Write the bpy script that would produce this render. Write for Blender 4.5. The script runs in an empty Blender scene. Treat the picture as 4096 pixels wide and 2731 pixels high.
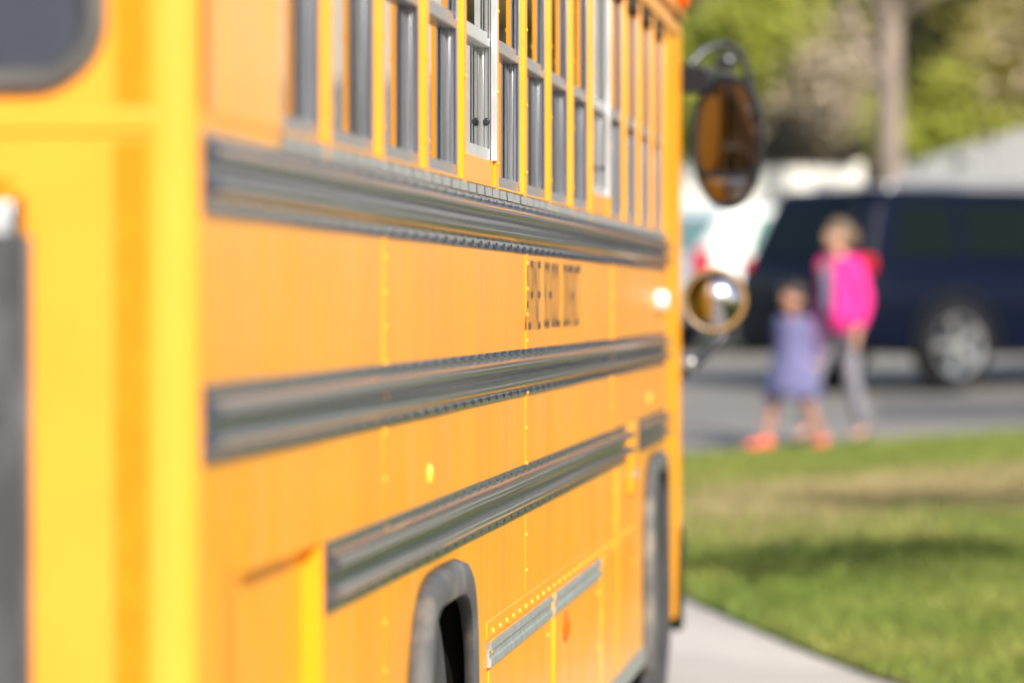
import bpy, math, random
import numpy as np
from mathutils import Vector, Matrix, noise

random.seed(7)
np.random.seed(7)
PI = math.pi
S = bpy.context.scene
COL = S.collection

# ------------------------------------------------------------------ camera
CAM_H = 1.55
cam_data = bpy.data.cameras.new('camera')
cam = bpy.data.objects.new('camera', cam_data)
COL.objects.link(cam)
cam.location = (0, 0, CAM_H)
cam.rotation_euler = (math.radians(90 - 0.485), 0, math.radians(5.305))
cam_data.sensor_width = 36
cam_data.lens = 160.7
cam_data.clip_start = 0.1
cam_data.clip_end = 1000
cam_data.dof.use_dof = True
cam_data.dof.focus_distance = 10.35
cam_data.dof.aperture_fstop = 2.3
S.camera = cam

# ------------------------------------------------------------------ light
SUN_AZ, SUN_EL = math.radians(31), math.radians(31)      # azimuth: right of straight behind the camera
sd = Vector((math.sin(SUN_AZ) * math.cos(SUN_EL), -math.cos(SUN_AZ) * math.cos(SUN_EL), math.sin(SUN_EL)))
world = bpy.data.worlds.new('World')
S.world = world
world.use_nodes = True
wn = world.node_tree
wn.nodes.clear()
sky = wn.nodes.new('ShaderNodeTexSky')
sky.sky_type = 'NISHITA'
sky.sun_disc = False
sky.sun_elevation = SUN_EL
sky.sun_rotation = math.atan2(sd.x, sd.y)
sky.dust_density = 2.0
bg = wn.nodes.new('ShaderNodeBackground')
bg.inputs['Strength'].default_value = 0.15
wo = wn.nodes.new('ShaderNodeOutputWorld')
wn.links.new(sky.outputs[0], bg.inputs[0])
wn.links.new(bg.outputs[0], wo.inputs[0])
sun_data = bpy.data.lights.new('sun', 'SUN')
sun_data.energy = 4.6
sun_data.angle = math.radians(0.55)
sun_data.color = (1.0, 0.93, 0.82)
sun = bpy.data.objects.new('sun', sun_data)
COL.objects.link(sun)
sun.rotation_euler = (-sd).to_track_quat('-Z', 'Y').to_euler()
S.view_settings.view_transform = 'Standard'
S.view_settings.look = 'None'
S.view_settings.gamma = 1
S.view_settings.use_curve_mapping = False
S.view_settings.exposure = 0.55
S.cycles.use_denoising = True
S.cycles.max_bounces = 10
S.cycles.transparent_max_bounces = 16
S.cycles.sample_clamp_indirect = 8

# ------------------------------------------------------------------ materials
def mat(name, base, rough=0.5, metal=0.0, coat=0.0, var=0.0, vscale=4.0, vstretch=(1, 1, 1), bump=0.0, bscale=30.0,
        second=None, emit=None, island=0.0, spec=0.5, trans=0.0, dirt=None, subsurf=0.0, leaf=0.0, dust=None):
    m = bpy.data.materials.new(name)
    m.use_nodes = True
    nt = m.node_tree
    b = nt.nodes['Principled BSDF']
    b.inputs['Roughness'].default_value = rough
    b.inputs['Metallic'].default_value = metal
    b.inputs['Coat Weight'].default_value = coat
    b.inputs['Coat Roughness'].default_value = 0.08
    b.inputs['Specular IOR Level'].default_value = spec
    b.inputs['Transmission Weight'].default_value = trans
    base = tuple(base) + (1,)
    col_out = None
    tc = nt.nodes.new('ShaderNodeTexCoord')
    mp = nt.nodes.new('ShaderNodeMapping')
    mp.inputs['Scale'].default_value = vstretch
    nt.links.new(tc.outputs['Object'], mp.inputs['Vector'])
    if var > 0 or second is not None:
        n = nt.nodes.new('ShaderNodeTexNoise')
        n.inputs['Scale'].default_value = vscale
        n.inputs['Detail'].default_value = 5
        n.inputs['Roughness'].default_value = 0.6
        nt.links.new(mp.outputs[0], n.inputs['Vector'])
        r = nt.nodes.new('ShaderNodeValToRGB')
        r.color_ramp.elements[0].position = 0.36
        r.color_ramp.elements[1].position = 0.64
        c2 = tuple(second) + (1,) if second is not None else tuple(min(1, c * (1 + var)) for c in base[:3]) + (1,)
        c1 = base if second is not None else tuple(c * (1 - var) for c in base[:3]) + (1,)
        r.color_ramp.elements[0].color = c1
        r.color_ramp.elements[1].color = c2
        nt.links.new(n.outputs['Fac'], r.inputs['Fac'])
        col_out = r.outputs['Color']
        mr = nt.nodes.new('ShaderNodeMapRange')
        mr.inputs['To Min'].default_value = max(0, rough * 0.8)
        mr.inputs['To Max'].default_value = min(1, rough * 1.25)
        nt.links.new(n.outputs['Fac'], mr.inputs['Value'])
        nt.links.new(mr.outputs[0], b.inputs['Roughness'])
    if dirt is not None:
        # dirt = (colour, scale, stretch, low, high): streaks and stains of their own shape
        n3 = nt.nodes.new('ShaderNodeTexNoise')
        n3.inputs['Scale'].default_value = dirt[1]
        n3.inputs['Detail'].default_value = 6
        mp3 = nt.nodes.new('ShaderNodeMapping')
        mp3.inputs['Scale'].default_value = dirt[2]
        nt.links.new(tc.outputs['Object'], mp3.inputs['Vector'])
        nt.links.new(mp3.outputs[0], n3.inputs['Vector'])
        r3 = nt.nodes.new('ShaderNodeValToRGB')
        r3.color_ramp.elements[0].position = dirt[3]
        r3.color_ramp.elements[1].position = dirt[4]
        r3.color_ramp.elements[0].color = (0, 0, 0, 1)
        r3.color_ramp.elements[1].color = (1, 1, 1, 1)
        nt.links.new(n3.outputs['Fac'], r3.inputs['Fac'])
        mx = nt.nodes.new('ShaderNodeMix')
        mx.data_type = 'RGBA'
        nt.links.new(r3.outputs['Color'], mx.inputs[0])
        if col_out is not None:
            nt.links.new(col_out, mx.inputs[6])
        else:
            mx.inputs[6].default_value = base
        mx.inputs[7].default_value = tuple(dirt[0]) + (1,)
        col_out = mx.outputs[2]
    if dust is not None:
        # road dust that thins out with height: dust = (colour, clean above this height, dusty below this height)
        sx = nt.nodes.new('ShaderNodeSeparateXYZ')
        nt.links.new(tc.outputs['Object'], sx.inputs[0])
        md = nt.nodes.new('ShaderNodeMapRange')
        md.interpolation_type = 'SMOOTHSTEP'
        md.inputs['From Min'].default_value = dust[1]
        md.inputs['From Max'].default_value = dust[2]
        nd = nt.nodes.new('ShaderNodeTexNoise')
        nd.inputs['Scale'].default_value = 5
        nd.inputs['Detail'].default_value = 6
        ad = nt.nodes.new('ShaderNodeMath')
        ad.operation = 'MULTIPLY_ADD'
        ad.inputs[1].default_value = 0.45
        nt.links.new(tc.outputs['Object'], nd.inputs['Vector'])
        nt.links.new(nd.outputs['Fac'], ad.inputs[0])
        nt.links.new(sx.outputs['Z'], ad.inputs[2])
        sb = nt.nodes.new('ShaderNodeMath')
        sb.operation = 'SUBTRACT'
        sb.inputs[1].default_value = 0.22
        nt.links.new(ad.outputs[0], sb.inputs[0])
        nt.links.new(sb.outputs[0], md.inputs['Value'])
        mu = nt.nodes.new('ShaderNodeMath')
        mu.operation = 'MULTIPLY'
        mu.inputs[1].default_value = 0.55
        nt.links.new(md.outputs[0], mu.inputs[0])
        mx = nt.nodes.new('ShaderNodeMix')
        mx.data_type = 'RGBA'
        nt.links.new(mu.outputs[0], mx.inputs[0])
        nt.links.new(col_out, mx.inputs[6])
        mx.inputs[7].default_value = tuple(dust[0]) + (1,)
        col_out = mx.outputs[2]
    if island > 0:
        g = nt.nodes.new('ShaderNodeNewGeometry')
        hsv = nt.nodes.new('ShaderNodeHueSaturation')
        mr = nt.nodes.new('ShaderNodeMapRange')
        mr.inputs['To Min'].default_value = 1 - island
        mr.inputs['To Max'].default_value = 1 + island
        nt.links.new(g.outputs['Random Per Island'], mr.inputs['Value'])
        nt.links.new(mr.outputs[0], hsv.inputs['Value'])
        if col_out is not None:
            nt.links.new(col_out, hsv.inputs['Color'])
        else:
            hsv.inputs['Color'].default_value = base
        col_out = hsv.outputs['Color']
    if col_out is not None:
        nt.links.new(col_out, b.inputs['Base Color'])
    else:
        b.inputs['Base Color'].default_value = base
    if emit:
        b.inputs['Emission Color'].default_value = tuple(emit[:3]) + (1,)
        b.inputs['Emission Strength'].default_value = emit[3]
    if leaf > 0:
        tl = nt.nodes.new('ShaderNodeBsdfTranslucent')
        ms = nt.nodes.new('ShaderNodeMixShader')
        ms.inputs[0].default_value = leaf
        if col_out is not None:
            nt.links.new(col_out, tl.inputs['Color'])
        nt.links.new(b.outputs[0], ms.inputs[1])
        nt.links.new(tl.outputs[0], ms.inputs[2])
        nt.links.new(ms.outputs[0], nt.nodes['Material Output'].inputs[0])
    if bump > 0:
        n2 = nt.nodes.new('ShaderNodeTexNoise')
        n2.inputs['Scale'].default_value = bscale
        n2.inputs['Detail'].default_value = 3
        nt.links.new(mp.outputs[0], n2.inputs['Vector'])
        bp = nt.nodes.new('ShaderNodeBump')
        bp.inputs['Strength'].default_value = bump
        bp.inputs['Distance'].default_value = 0.01
        nt.links.new(n2.outputs['Fac'], bp.inputs['Height'])
        nt.links.new(bp.outputs[0], b.inputs['Normal'])
    return m

def glass_mat(name, tint, rough=0.02):
    m = bpy.data.materials.new(name)
    m.use_nodes = True
    nt = m.node_tree
    nt.nodes.clear()
    out = nt.nodes.new('ShaderNodeOutputMaterial')
    mix = nt.nodes.new('ShaderNodeMixShader')
    fr = nt.nodes.new('ShaderNodeFresnel')
    fr.inputs['IOR'].default_value = 1.52
    tr = nt.nodes.new('ShaderNodeBsdfTransparent')
    tr.inputs[0].default_value = tuple(tint) + (1,)
    gl = nt.nodes.new('ShaderNodeBsdfGlossy')
    gl.inputs['Roughness'].default_value = rough
    gl.inputs['Color'].default_value = (0.95, 0.95, 0.95, 1)
    nt.links.new(fr.outputs[0], mix.inputs[0])
    nt.links.new(tr.outputs[0], mix.inputs[1])
    nt.links.new(gl.outputs[0], mix.inputs[2])
    nt.links.new(mix.outputs[0], out.inputs[0])
    return m

YEL = (0.80, 0.315, 0.008)
M = dict(
    yellow=mat('bus_yellow_paint', YEL, 0.36, coat=0.07, spec=0.32, dust=((0.74, 0.43, 0.17), 0.72, 0.42), var=0.05, vscale=3, vstretch=(1, 1, 0.25), bump=0.02, bscale=5,
               dirt=((0.68, 0.35, 0.085), 7, (1, 5, 0.35), 0.50, 0.78)),
    yellow2=mat('bus_yellow_trim', (0.80, 0.325, 0.010), 0.36, coat=0.12, spec=0.35, var=0.04, vscale=8),
    glossyellow=mat('polished_bus_yellow', YEL, 0.30, coat=0.10, spec=0.35, var=0.04, vscale=3),
    doorpaint=mat('matte_door_yellow', (0.80, 0.33, 0.010), 0.55, spec=0.15, var=0.05, vscale=5),
    rear=mat('bus_rear_paint', (0.82, 0.318, 0.026), 0.33, coat=0.3, var=0.04, vscale=3),
    hinge=mat('orange_hinge_paint', (0.68, 0.255, 0.010), 0.5, var=0.08, vscale=9, spec=0.3),
    tape=mat('reflective_yellow_tape', (0.78, 0.205, 0.003), 0.55, var=0.07, vscale=25, spec=0.2),
    rail=mat('black_rail_paint', (0.042, 0.056, 0.085), 0.12, coat=0.0, var=0.2, vscale=3, vstretch=(1, 0.1, 6),
             dirt=((0.10, 0.105, 0.11), 3, (1, 0.15, 14), 0.55, 0.8)),
    railgrey=mat('worn_grey_rail', (0.21, 0.23, 0.215), 0.5, var=0.2, vscale=14, vstretch=(1, 3, 1), dirt=((0.29, 0.32, 0.305), 12, (1, 5, 1), 0.5, 0.62)),
    alu=mat('dull_aluminium', (0.385, 0.405, 0.46), 0.33, metal=0.92, var=0.1, vscale=10, vstretch=(6, 6, 0.3)),
    alubright=mat('bright_aluminium', (0.66, 0.68, 0.70), 0.36, metal=0.7, var=0.04, vscale=8),
    glass=glass_mat('tinted_window_glass', (0.42, 0.45, 0.46)),
    paleplain=mat('satin_aluminium', (0.52, 0.54, 0.57), 0.33, metal=0.9),
    rubber=mat('weathered_grey_rubber', (0.085, 0.086, 0.088), 0.62, var=0.25, vscale=7, bump=0.08, bscale=60, spec=0.35,
               dirt=((0.20, 0.185, 0.155), 9, (1, 1, 1), 0.5, 0.75)),
    gasket=mat('black_window_gasket', (0.085, 0.08, 0.075), 0.5, var=0.15, vscale=12),
    darkglass=mat('dark_rear_glass', (0.05, 0.055, 0.075), 0.12, coat=0.3, var=0.1, vscale=6),
    darkpanel=mat('dark_grey_panel', (0.045, 0.045, 0.05), 0.42, second=(0.10, 0.10, 0.105), vscale=5, vstretch=(3, 3, 1)),
    black=mat('black_cavity', (0.006, 0.006, 0.006), 0.9, spec=0.1),
    ventshade=mat('dark_brown_vent_shade', (0.03, 0.012, 0.004), 0.8),  # roof vent colour, also the painted shade at the window bay tops
    tyre=mat('tyre_rubber', (0.05, 0.05, 0.052), 0.75, spec=0.2, var=0.2, vscale=8, bump=0.1, bscale=80),
    steel=mat('dark_wheel_steel', (0.06, 0.06, 0.06), 0.6),
    rim=mat('bracket_steel', (0.06, 0.065, 0.075), 0.3, metal=0.6, var=0.1),
    chrome=mat('polished_chrome', (0.85, 0.86, 0.87), 0.08, metal=1.0),
    mirror=mat('tinted_mirror_glass', (0.17, 0.15, 0.14), 0.02, metal=1.0),
    cmirror=mat('convex_mirror_glass', (0.42, 0.43, 0.46), 0.02, metal=1.0),
    blackgloss=mat('black_plastic', (0.010, 0.012, 0.017), 0.3, coat=0.02, spec=0.3),
    tan=mat('tan_mirror_bezel', (0.30, 0.18, 0.07), 0.4),
    amber=mat('amber_lens', (0.85, 0.20, 0.004), 0.15, coat=0.6),
    yellens=mat('yellow_lens', (0.85, 0.52, 0.05), 0.12, coat=0.6),
    redlens=mat('red_lens', (0.50, 0.008, 0.022), 0.15, coat=0.3),
    orangered=mat('orange_red_lens', (0.92, 0.13, 0.002), 0.4, spec=0.1),
    white=mat('white_lamp_lens', (0.70, 0.70, 0.69), 0.2, coat=0.3),
    letter=mat('black_vinyl_lettering', (0.075, 0.065, 0.055), 0.5, var=0.3, vscale=30),
    seat=mat('dark_vinyl_seat', (0.03, 0.035, 0.04), 0.5),
    inner=mat('pale_cabin_lining', (0.42, 0.42, 0.40), 0.5),
    concrete=mat('pale_concrete', (0.47, 0.43, 0.375), 0.85, var=0.10, vscale=0.8, bump=0.1, bscale=60, dirt=((0.41, 0.37, 0.31), 0.5, (1, 1, 1), 0.52, 0.7)),
    asphalt=mat('worn_asphalt', (0.205, 0.187, 0.165), 0.9, var=0.16, vscale=0.35, bump=0.2, bscale=80, dirt=((0.14, 0.135, 0.13), 0.9, (0.4, 1.6, 1), 0.5, 0.68)),
    soil=mat('dry_ground', (0.16, 0.13, 0.08), 0.95, second=(0.11, 0.13, 0.03), vscale=0.5),
)

# ------------------------------------------------------------------ mesh helpers
def wloc(o):
    v = Vector((0, 0, 0))
    while o is not None:
        v = v + o.location
        o = o.parent
    return v

class MB:
    def __init__(self):
        self.v = []
        self.f = []
        self.mi = []
        self.cur = 0
    def add(self, vs, fs):
        o = len(self.v)
        self.v.extend([tuple(p) for p in vs])
        self.f.extend([tuple(i + o for i in f) for f in fs])
        self.mi.extend([self.cur] * len(fs))
        return self
    def box(self, x0, x1, y0, y1, z0, z1):
        return self.add([(x0, y0, z0), (x1, y0, z0), (x1, y1, z0), (x0, y1, z0), (x0, y0, z1), (x1, y0, z1), (x1, y1, z1), (x0, y1, z1)],
                        [(0, 3, 2, 1), (4, 5, 6, 7), (0, 1, 5, 4), (1, 2, 6, 5), (2, 3, 7, 6), (3, 0, 4, 7)])
    def grid(self, rows, closed=False):
        """rows: list of equally long point lists"""
        n = len(rows[0])
        vs = [p for r in rows for p in r]
        fs = []
        for i in range(len(rows) - 1):
            for j in range(n if closed else n - 1):
                k = (j + 1) % n
                fs.append((i * n + j, i * n + k, (i + 1) * n + k, (i + 1) * n + j))
        return self.add(vs, fs)
    def loft(self, rings, cap=True):
        n = len(rings[0])
        o = len(self.v)
        self.grid(rings, closed=True)
        if cap:
            self.f.append(tuple(o + i for i in reversed(range(n))))
            self.f.append(tuple(o + (len(rings) - 1) * n + i for i in range(n)))
            self.mi.extend([self.cur] * 2)
        return self
    def tube(self, pts, rad, n=8, cap=True):
        pts = [Vector(p) for p in pts]
        rads = rad if isinstance(rad, (list, tuple)) else [rad] * len(pts)
        rings = []
        up = None
        for i, p in enumerate(pts):
            d = (pts[min(i + 1, len(pts) - 1)] - pts[max(i - 1, 0)]).normalized()
            if up is None:
                up = d.orthogonal().normalized()
            up = (up - d * up.dot(d)).normalized()
            s = d.cross(up)
            rings.append([p + (up * math.cos(2 * PI * k / n) + s * math.sin(2 * PI * k / n)) * rads[i] for k in range(n)])
        return self.loft(rings, cap)
    def lathe(self, prof, c, axis='x', n=28, sweep=2 * PI, a0=0.0):
        """prof: list of (radius, offset along axis)"""
        rings = []
        full = sweep > 6.28
        for k in range(n if full else n + 1):
            a = a0 + sweep * k / n
            ring = []
            for r, o in prof:
                p = (o, r * math.cos(a), r * math.sin(a))
                if axis == 'y':
                    p = (p[2], p[0], p[1])
                if axis == 'z':
                    p = (p[1], p[2], p[0])
                ring.append((c[0] + p[0], c[1] + p[1], c[2] + p[2]))
            rings.append(ring)
        if full:
            rings.append(rings[0])
        return self.grid(rings)
    def dome(self, c, r, h, axis=(1, 0, 0), n=8, sy=1.0, sz=1.0):
        a = Vector(axis).normalized()
        u = Vector((0, 0, 1)) if abs(a.z) < 0.9 else Vector((1, 0, 0))
        u = (u - a * u.dot(a)).normalized()
        w = a.cross(u)
        c = Vector(c)
        rings = []
        for t in (0, 0.4, 0.75):
            rr = r * math.cos(t * PI / 2)
            rings.append([c + a * (h * math.sin(t * PI / 2)) + (u * math.cos(2 * PI * k / n) * sz + w * math.sin(2 * PI * k / n) * sy) * rr for k in range(n)])
        o = len(self.v)
        self.grid(rings, closed=True)
        self.add([c + a * h], [])
        top = len(self.v) - 1
        for k in range(n):
            self.f.append((o + 2 * n + k, o + 2 * n + (k + 1) % n, top))
            self.mi.append(self.cur)
        return self
    def ball(self, c, rx, ry, rz, n=12, m=8):
        rings = []
        for i in range(m + 1):
            t = -PI / 2 + PI * i / m
            rr = max(math.cos(t), 0.02)
            rings.append([(c[0] + rx * rr * math.cos(2 * PI * k / n), c[1] + ry * rr * math.sin(2 * PI * k / n), c[2] + rz * math.sin(t)) for k in range(n)])
        return self.loft(rings)
    def build(self, name, m, parent=None, smooth=30, bevel=0, local=False, kind=None, subd=0):
        me = bpy.data.meshes.new(name)
        vs = self.v
        if parent is not None and not local:
            w = wloc(parent)
            vs = [(p[0] - w.x, p[1] - w.y, p[2] - w.z) for p in vs]
        me.from_pydata(vs, [], self.f)
        for mm in (m if isinstance(m, (list, tuple)) else [m]):
            me.materials.append(mm)
        if len(me.materials) > 1:
            me.polygons.foreach_set('material_index', self.mi)
        if smooth:
            me.polygons.foreach_set('use_smooth', [True] * len(me.polygons))
            me.set_sharp_from_angle(angle=math.radians(smooth))
        me.update()
        o = bpy.data.objects.new(name, me)
        COL.objects.link(o)
        if parent is not None:
            o.parent = parent
        if bevel:
            b = o.modifiers.new('bevel', 'BEVEL')
            b.width = bevel
            b.segments = 2
            b.limit_method = 'ANGLE'
        if subd:
            s = o.modifiers.new('subd', 'SUBSURF')
            s.levels = s.render_levels = subd
        if kind:
            o['kind'] = kind
        return o

def tag(o, label, cat, group=None):
    o['label'] = label
    o['category'] = cat
    if group:
        o['group'] = group
    return o

def thing(name, loc, label, cat, group=None, rz=0):
    o = bpy.data.objects.new(name, None)
    o.empty_display_size = 0.2
    COL.objects.link(o)
    o.location = loc
    o.rotation_euler = (0, 0, rz)
    return tag(o, label, cat, group)

def copy_obj(o, parent, loc):
    c = o.copy()
    COL.objects.link(c)
    c.parent = parent
    c.location = loc
    return c

# ------------------------------------------------------------------ terrain
def gz(x, y):
    t = y - 19.3
    s = 0.5 * (t + math.sqrt(t * t + 1.2))
    h = 0.0355 * s
    if y > 44:
        h += 0.30 * min(3.2, max(0, x + 0.3)) * min(1, (y - 44) / 5.0)
    return h

def near_edge(x):
    return max(-40, 22.4 - (x + 1.26) / 0.28)

def far_edge(x):
    return 31.8 + (x + 1.78) * 1.15 if x < 0.66 else 34.6 + (x - 0.66) * 0.6

def sheet(name, xs, ylo, yhi, dz, m, ny=40):
    b = MB()
    rows = []
    for x in xs:
        a, c = ylo(x), yhi(x)
        rows.append([(x, a + (c - a) * j / ny, gz(x, a + (c - a) * j / ny) + dz) for j in range(ny + 1)])
    b.grid([list(r) for r in zip(*rows)])
    o = b.build(name, m, kind='structure', smooth=60)
    return o

xs_wide = [-90, -50, -25, -12, -7, -5] + [-4 + 0.5 * i for i in range(17)] + [5, 6, 8, 11, 15, 20, 28, 40, 60, 90]
sheet('ground', xs_wide, lambda x: -60, lambda x: 190, -0.06, M['soil'], 125)
xs_l = [-3.55, -3.2, -2.8, -2.4] + [-2 + 0.25 * i for i in range(25)] + [4.6, 5.5, 7, 9, 12, 16, 22, 30]
sheet('pavement', [-40, -20, -10, -6, -4.5], lambda x: -40, lambda x: 28, 0, M['concrete'], 68)
sheet('pavement', [-4.5] + xs_l[:-8], lambda x: -40, lambda x: near_edge(x) if x > -3.55 else 28.0, 0, M['concrete'], 60)
sheet('road', [-40, -20, -10, -6, -4.5, -4] + xs_l, lambda x: far_edge(max(x, -3.55)) - (0 if x > -3.56 else 1.5), lambda x: 51, -0.004, M['asphalt'], 40)

sheet('road_patch', [-0.5 + 0.5 * i for i in range(20)], lambda x: 36.6, lambda x: 39.9, 0.001, mat('dark_asphalt_patch', (0.10, 0.096, 0.095), 0.9, var=0.2, vscale=0.8, bump=0.2, bscale=80), 8)

lawn_m = mat('patchy_lawn', (0.085, 0.14, 0.018), 0.9, second=(0.15, 0.18, 0.03), vscale=0.9, vstretch=(0.7, 0.7, 1), bump=0.6, bscale=40,
             dirt=((0.30, 0.235, 0.11), 0.42, (0.45, 1.0, 1), 0.52, 0.60))
LX = xs_l
sheet('lawn', LX, lambda x: min(near_edge(x), far_edge(x)), far_edge, 0.014, lawn_m, 60)

def dry(x, y):
    """0..1: how dry the lawn is (a worn straw coloured band across it)"""
    c = 28.4 + 0.3 * x
    d = abs(y - c) / 2.2
    n = noise.noise(Vector((x * 0.9, y * 0.35, 3.1)))
    return max(0.0, min(1.0, 1.45 - d + 0.9 * n))

def blades(name, count, x0, x1, y0, y1, h, m, keep):
    rng = np.random.default_rng(5)
    X = rng.uniform(x0, x1, count)
    Y = rng.uniform(y0, y1, count)
    P = []
    for i in range(count):
        x, y = X[i], Y[i]
        if y < near_edge(x) - 0.02 or y > far_edge(x) + 0.03 or not keep(x, y):
            continue
        P.append((x, y, gz(x, y) + 0.02))
    P = np.array(P)
    n = len(P)
    ang = rng.uniform(0, 2 * PI, n)
    w = rng.uniform(0.005, 0.010, n)
    hh = h * rng.uniform(0.5, 1.25, n)
    lean = rng.normal(0, 0.35, (n, 2)) * hh[:, None]
    V = np.zeros((n, 3, 3))
    V[:, 0] = P + np.stack([-np.cos(ang) * w, -np.sin(ang) * w, 0 * w], 1)
    V[:, 1] = P + np.stack([np.cos(ang) * w, np.sin(ang) * w, 0 * w], 1)
    V[:, 2] = P + np.stack([lean[:, 0], lean[:, 1], hh], 1)
    me = bpy.data.meshes.new(name)
    me.from_pydata(V.reshape(-1, 3).tolist(), [], np.arange(3 * n).reshape(-1, 3).tolist())
    me.materials.append(m)
    o = bpy.data.objects.new(name, me)
    COL.objects.link(o)
    o['kind'] = 'stuff'
    return o

green_blade = mat('green_grass_blades', (0.11, 0.165, 0.016), 0.7, island=0.4, second=(0.20, 0.215, 0.04), vscale=0.8)
dry_blade = mat('straw_grass_blades', (0.33, 0.255, 0.125), 0.8, island=0.3, second=(0.25, 0.205, 0.09), vscale=0.8)
rnd = random.Random(3)
tag(blades('grass', 300000, -2.9, 5.0, 10, 38, 0.07, green_blade, lambda x, y: rnd.random() > 0.96 * dry(x, y)), 'short green lawn grass between the pavement and the road', 'grass')
tag(blades('dry_grass', 150000, -2.9, 5.0, 22, 36, 0.05, dry_blade, lambda x, y: rnd.random() < dry(x, y)), 'straw coloured dry grass in a band across the lawn', 'grass')

# ------------------------------------------------------------------ the school bus
SX = -0.98                                   # plane of the near side of the bus
BW = 2.44
FX = SX - BW                                 # far side
Y0, Y1 = 6.06, 16.62                         # flat part of the near side
SILL, WTOP = 1.81, 2.55
bus = thing('school_bus', (SX - BW / 2, 11.7, 0), 'long yellow school bus with black rub rails parked along the pavement', 'school bus')

def arch_z(y, yc, hw, zc, h, n=4.5):
    t = abs(y - yc) / hw
    if t >= 1:
        return None
    return zc + h * (1 - t ** n) ** (1 / n)

ARCH = [(9.02, 0.565), (15.95, 0.63)]
BOT = 0.36

def side_bottom(y):
    for yc, hw in ARCH:
        z = arch_z(y, yc, hw, 0.40, 0.585)
        if z is not None:
            return max(z, BOT)
    if 6.385 < y < 7.265:
        return 1.166
    return BOT

def wav(y, z):
    return 0.0018 * noise.noise(Vector((y * 1.3, z * 2.2, 0.3))) + 0.0006 * noise.noise(Vector((y * 4.0, z * 3.0, 7.3)))

def side_sheet(ya, yb, zt, zb=None, dx=0.0):
    b = MB()
    ys = list(np.arange(ya, yb, 0.035)) + [yb]
    for q in (6.3849, 6.3851, 7.2649, 7.2651):
        if ya < q < yb:
            ys.append(q)
    for yc, hw in ARCH:
        for s in (-1, 1):
            for q in (hw - 0.0001, hw - 0.001, hw - 0.004, hw - 0.01, hw - 0.02):
                if ya < yc + s * q < yb:
                    ys.append(yc + s * q)
    ys = sorted(ys)
    rows = []
    for y in ys:
        lo = side_bottom(y) if zb is None else max(zb, side_bottom(y))
        lo = min(lo, zt - 0.001)
        rows.append([(SX + dx + wav(y, lo + (zt - lo) * k / 10), y, lo + (zt - lo) * k / 10) for k in range(11)])
    b.grid([list(r) for r in zip(*rows)])
    return b

SEAMS = [Y0, 8.075, 10.90, 13.82, Y1]
for a, c in zip(SEAMS[:-1], SEAMS[1:]):
    # an upper sheet between window rail and seat rail and a lower one down to the skirt
    side_sheet(a, c, SILL, 1.38).build('side_panel', M['yellow'], bus, smooth=50)
    side_sheet(a, c, 1.38, None).build('skirt_panel', M['yellow'], bus, smooth=50)

# lap seams with their rivets
def rivets(b, ys, z, x, r=0.0055, h=0.0035, zs=None):
    for i, y in enumerate(ys):
        b.dome((x, y, z if zs is None else zs[i]), r, h, (1, 0, 0), 7)

for y, zlo in ((8.075, 0.42), (10.90, 0.86), (13.82, 0.42)):
    b = MB()
    b.box(SX - 0.004, SX + 0.0032, y - 0.004, y + 0.032, 1.30, 1.667)
    b.box(SX - 0.004, SX + 0.0012, y - 0.003, y + 0.024, zlo, 1.30)
    s = b.build('panel_seam', M['yellow2'], bus)
    b = MB()
    z = zlo + 0.05
    while z < 1.68:
        b.dome((SX + (0.003 if z > 1.3 else 0.0012), y + 0.013, z), 0.0065, 0.0045, (1, 0, 0), 7)
        z += 0.062 if z > 1.3 else 0.085
    b.build('rivet', M['yellow2'], s, kind='stuff')

# hatch recess behind the rear corner
b = MB()
xr = SX - 0.032
b.grid([[(xr, 6.385, 0.36), (xr, 7.265, 0.36)], [(xr, 6.385, 1.166), (xr, 7.265, 1.166)]])
b.grid([[(xr, 7.265, 0.36), (SX, 7.265, 0.36)], [(xr, 7.265, 1.166), (SX, 7.265, 1.166)]])
b.grid([[(xr, 6.385, 1.166), (SX, 6.385, 1.166)], [(xr, 7.265, 1.166), (SX, 7.265, 1.166)]])
b.grid([[(SX, 6.385, 0.36), (xr, 6.385, 0.36)], [(SX, 6.385, 1.166), (xr, 6.385, 1.166)]])
b.build('hatch_recess', M['yellow2'], bus, smooth=0)
hd = MB().box(xr - 0.002, xr + 0.004, 6.43, 7.235, 0.38, 1.14).build('fuel_hatch', M['yellow'], bus, bevel=0.003)
MB().box(SX - 0.002, SX + 0.0015, 6.19, 6.35, 0.38, 1.19).build('hatch_hinge', M['hinge'], bus, bevel=0.001)

# rub rails: corrugated section swept along the side
def rail_profile(ft, fb, h):
    """section of a rail of height h with a top flange ft and a bottom flange fb: (offset, height, is flange)"""
    lo, hi = fb / h, 1 - ft / h
    mid = (lo + hi) / 2
    P = [(0.0, 1.0, 0), (0.0038, 1.0, 0), (0.0040, (1 + hi) / 2 + 0.02, 1), (0.0040, (1 + hi) / 2 - 0.02, 1), (0.0040, hi + 0.01, 0)]
    for a_, b_ in ((hi, mid + 0.035), (mid - 0.035, lo)):
        for k in range(0, 11):
            t = k / 10
            P.append((0.0035 + 0.023 * math.sin(PI * t) ** 0.9, a_ + (b_ - a_) * t, 0))
    P += [(0.0040, lo - 0.01, 0), (0.0040, lo / 2 + 0.02, 1), (0.0040, lo / 2 - 0.02, 1), (0.0038, 0.0, 0), (0.0, 0.0, 0)]
    return P

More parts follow.
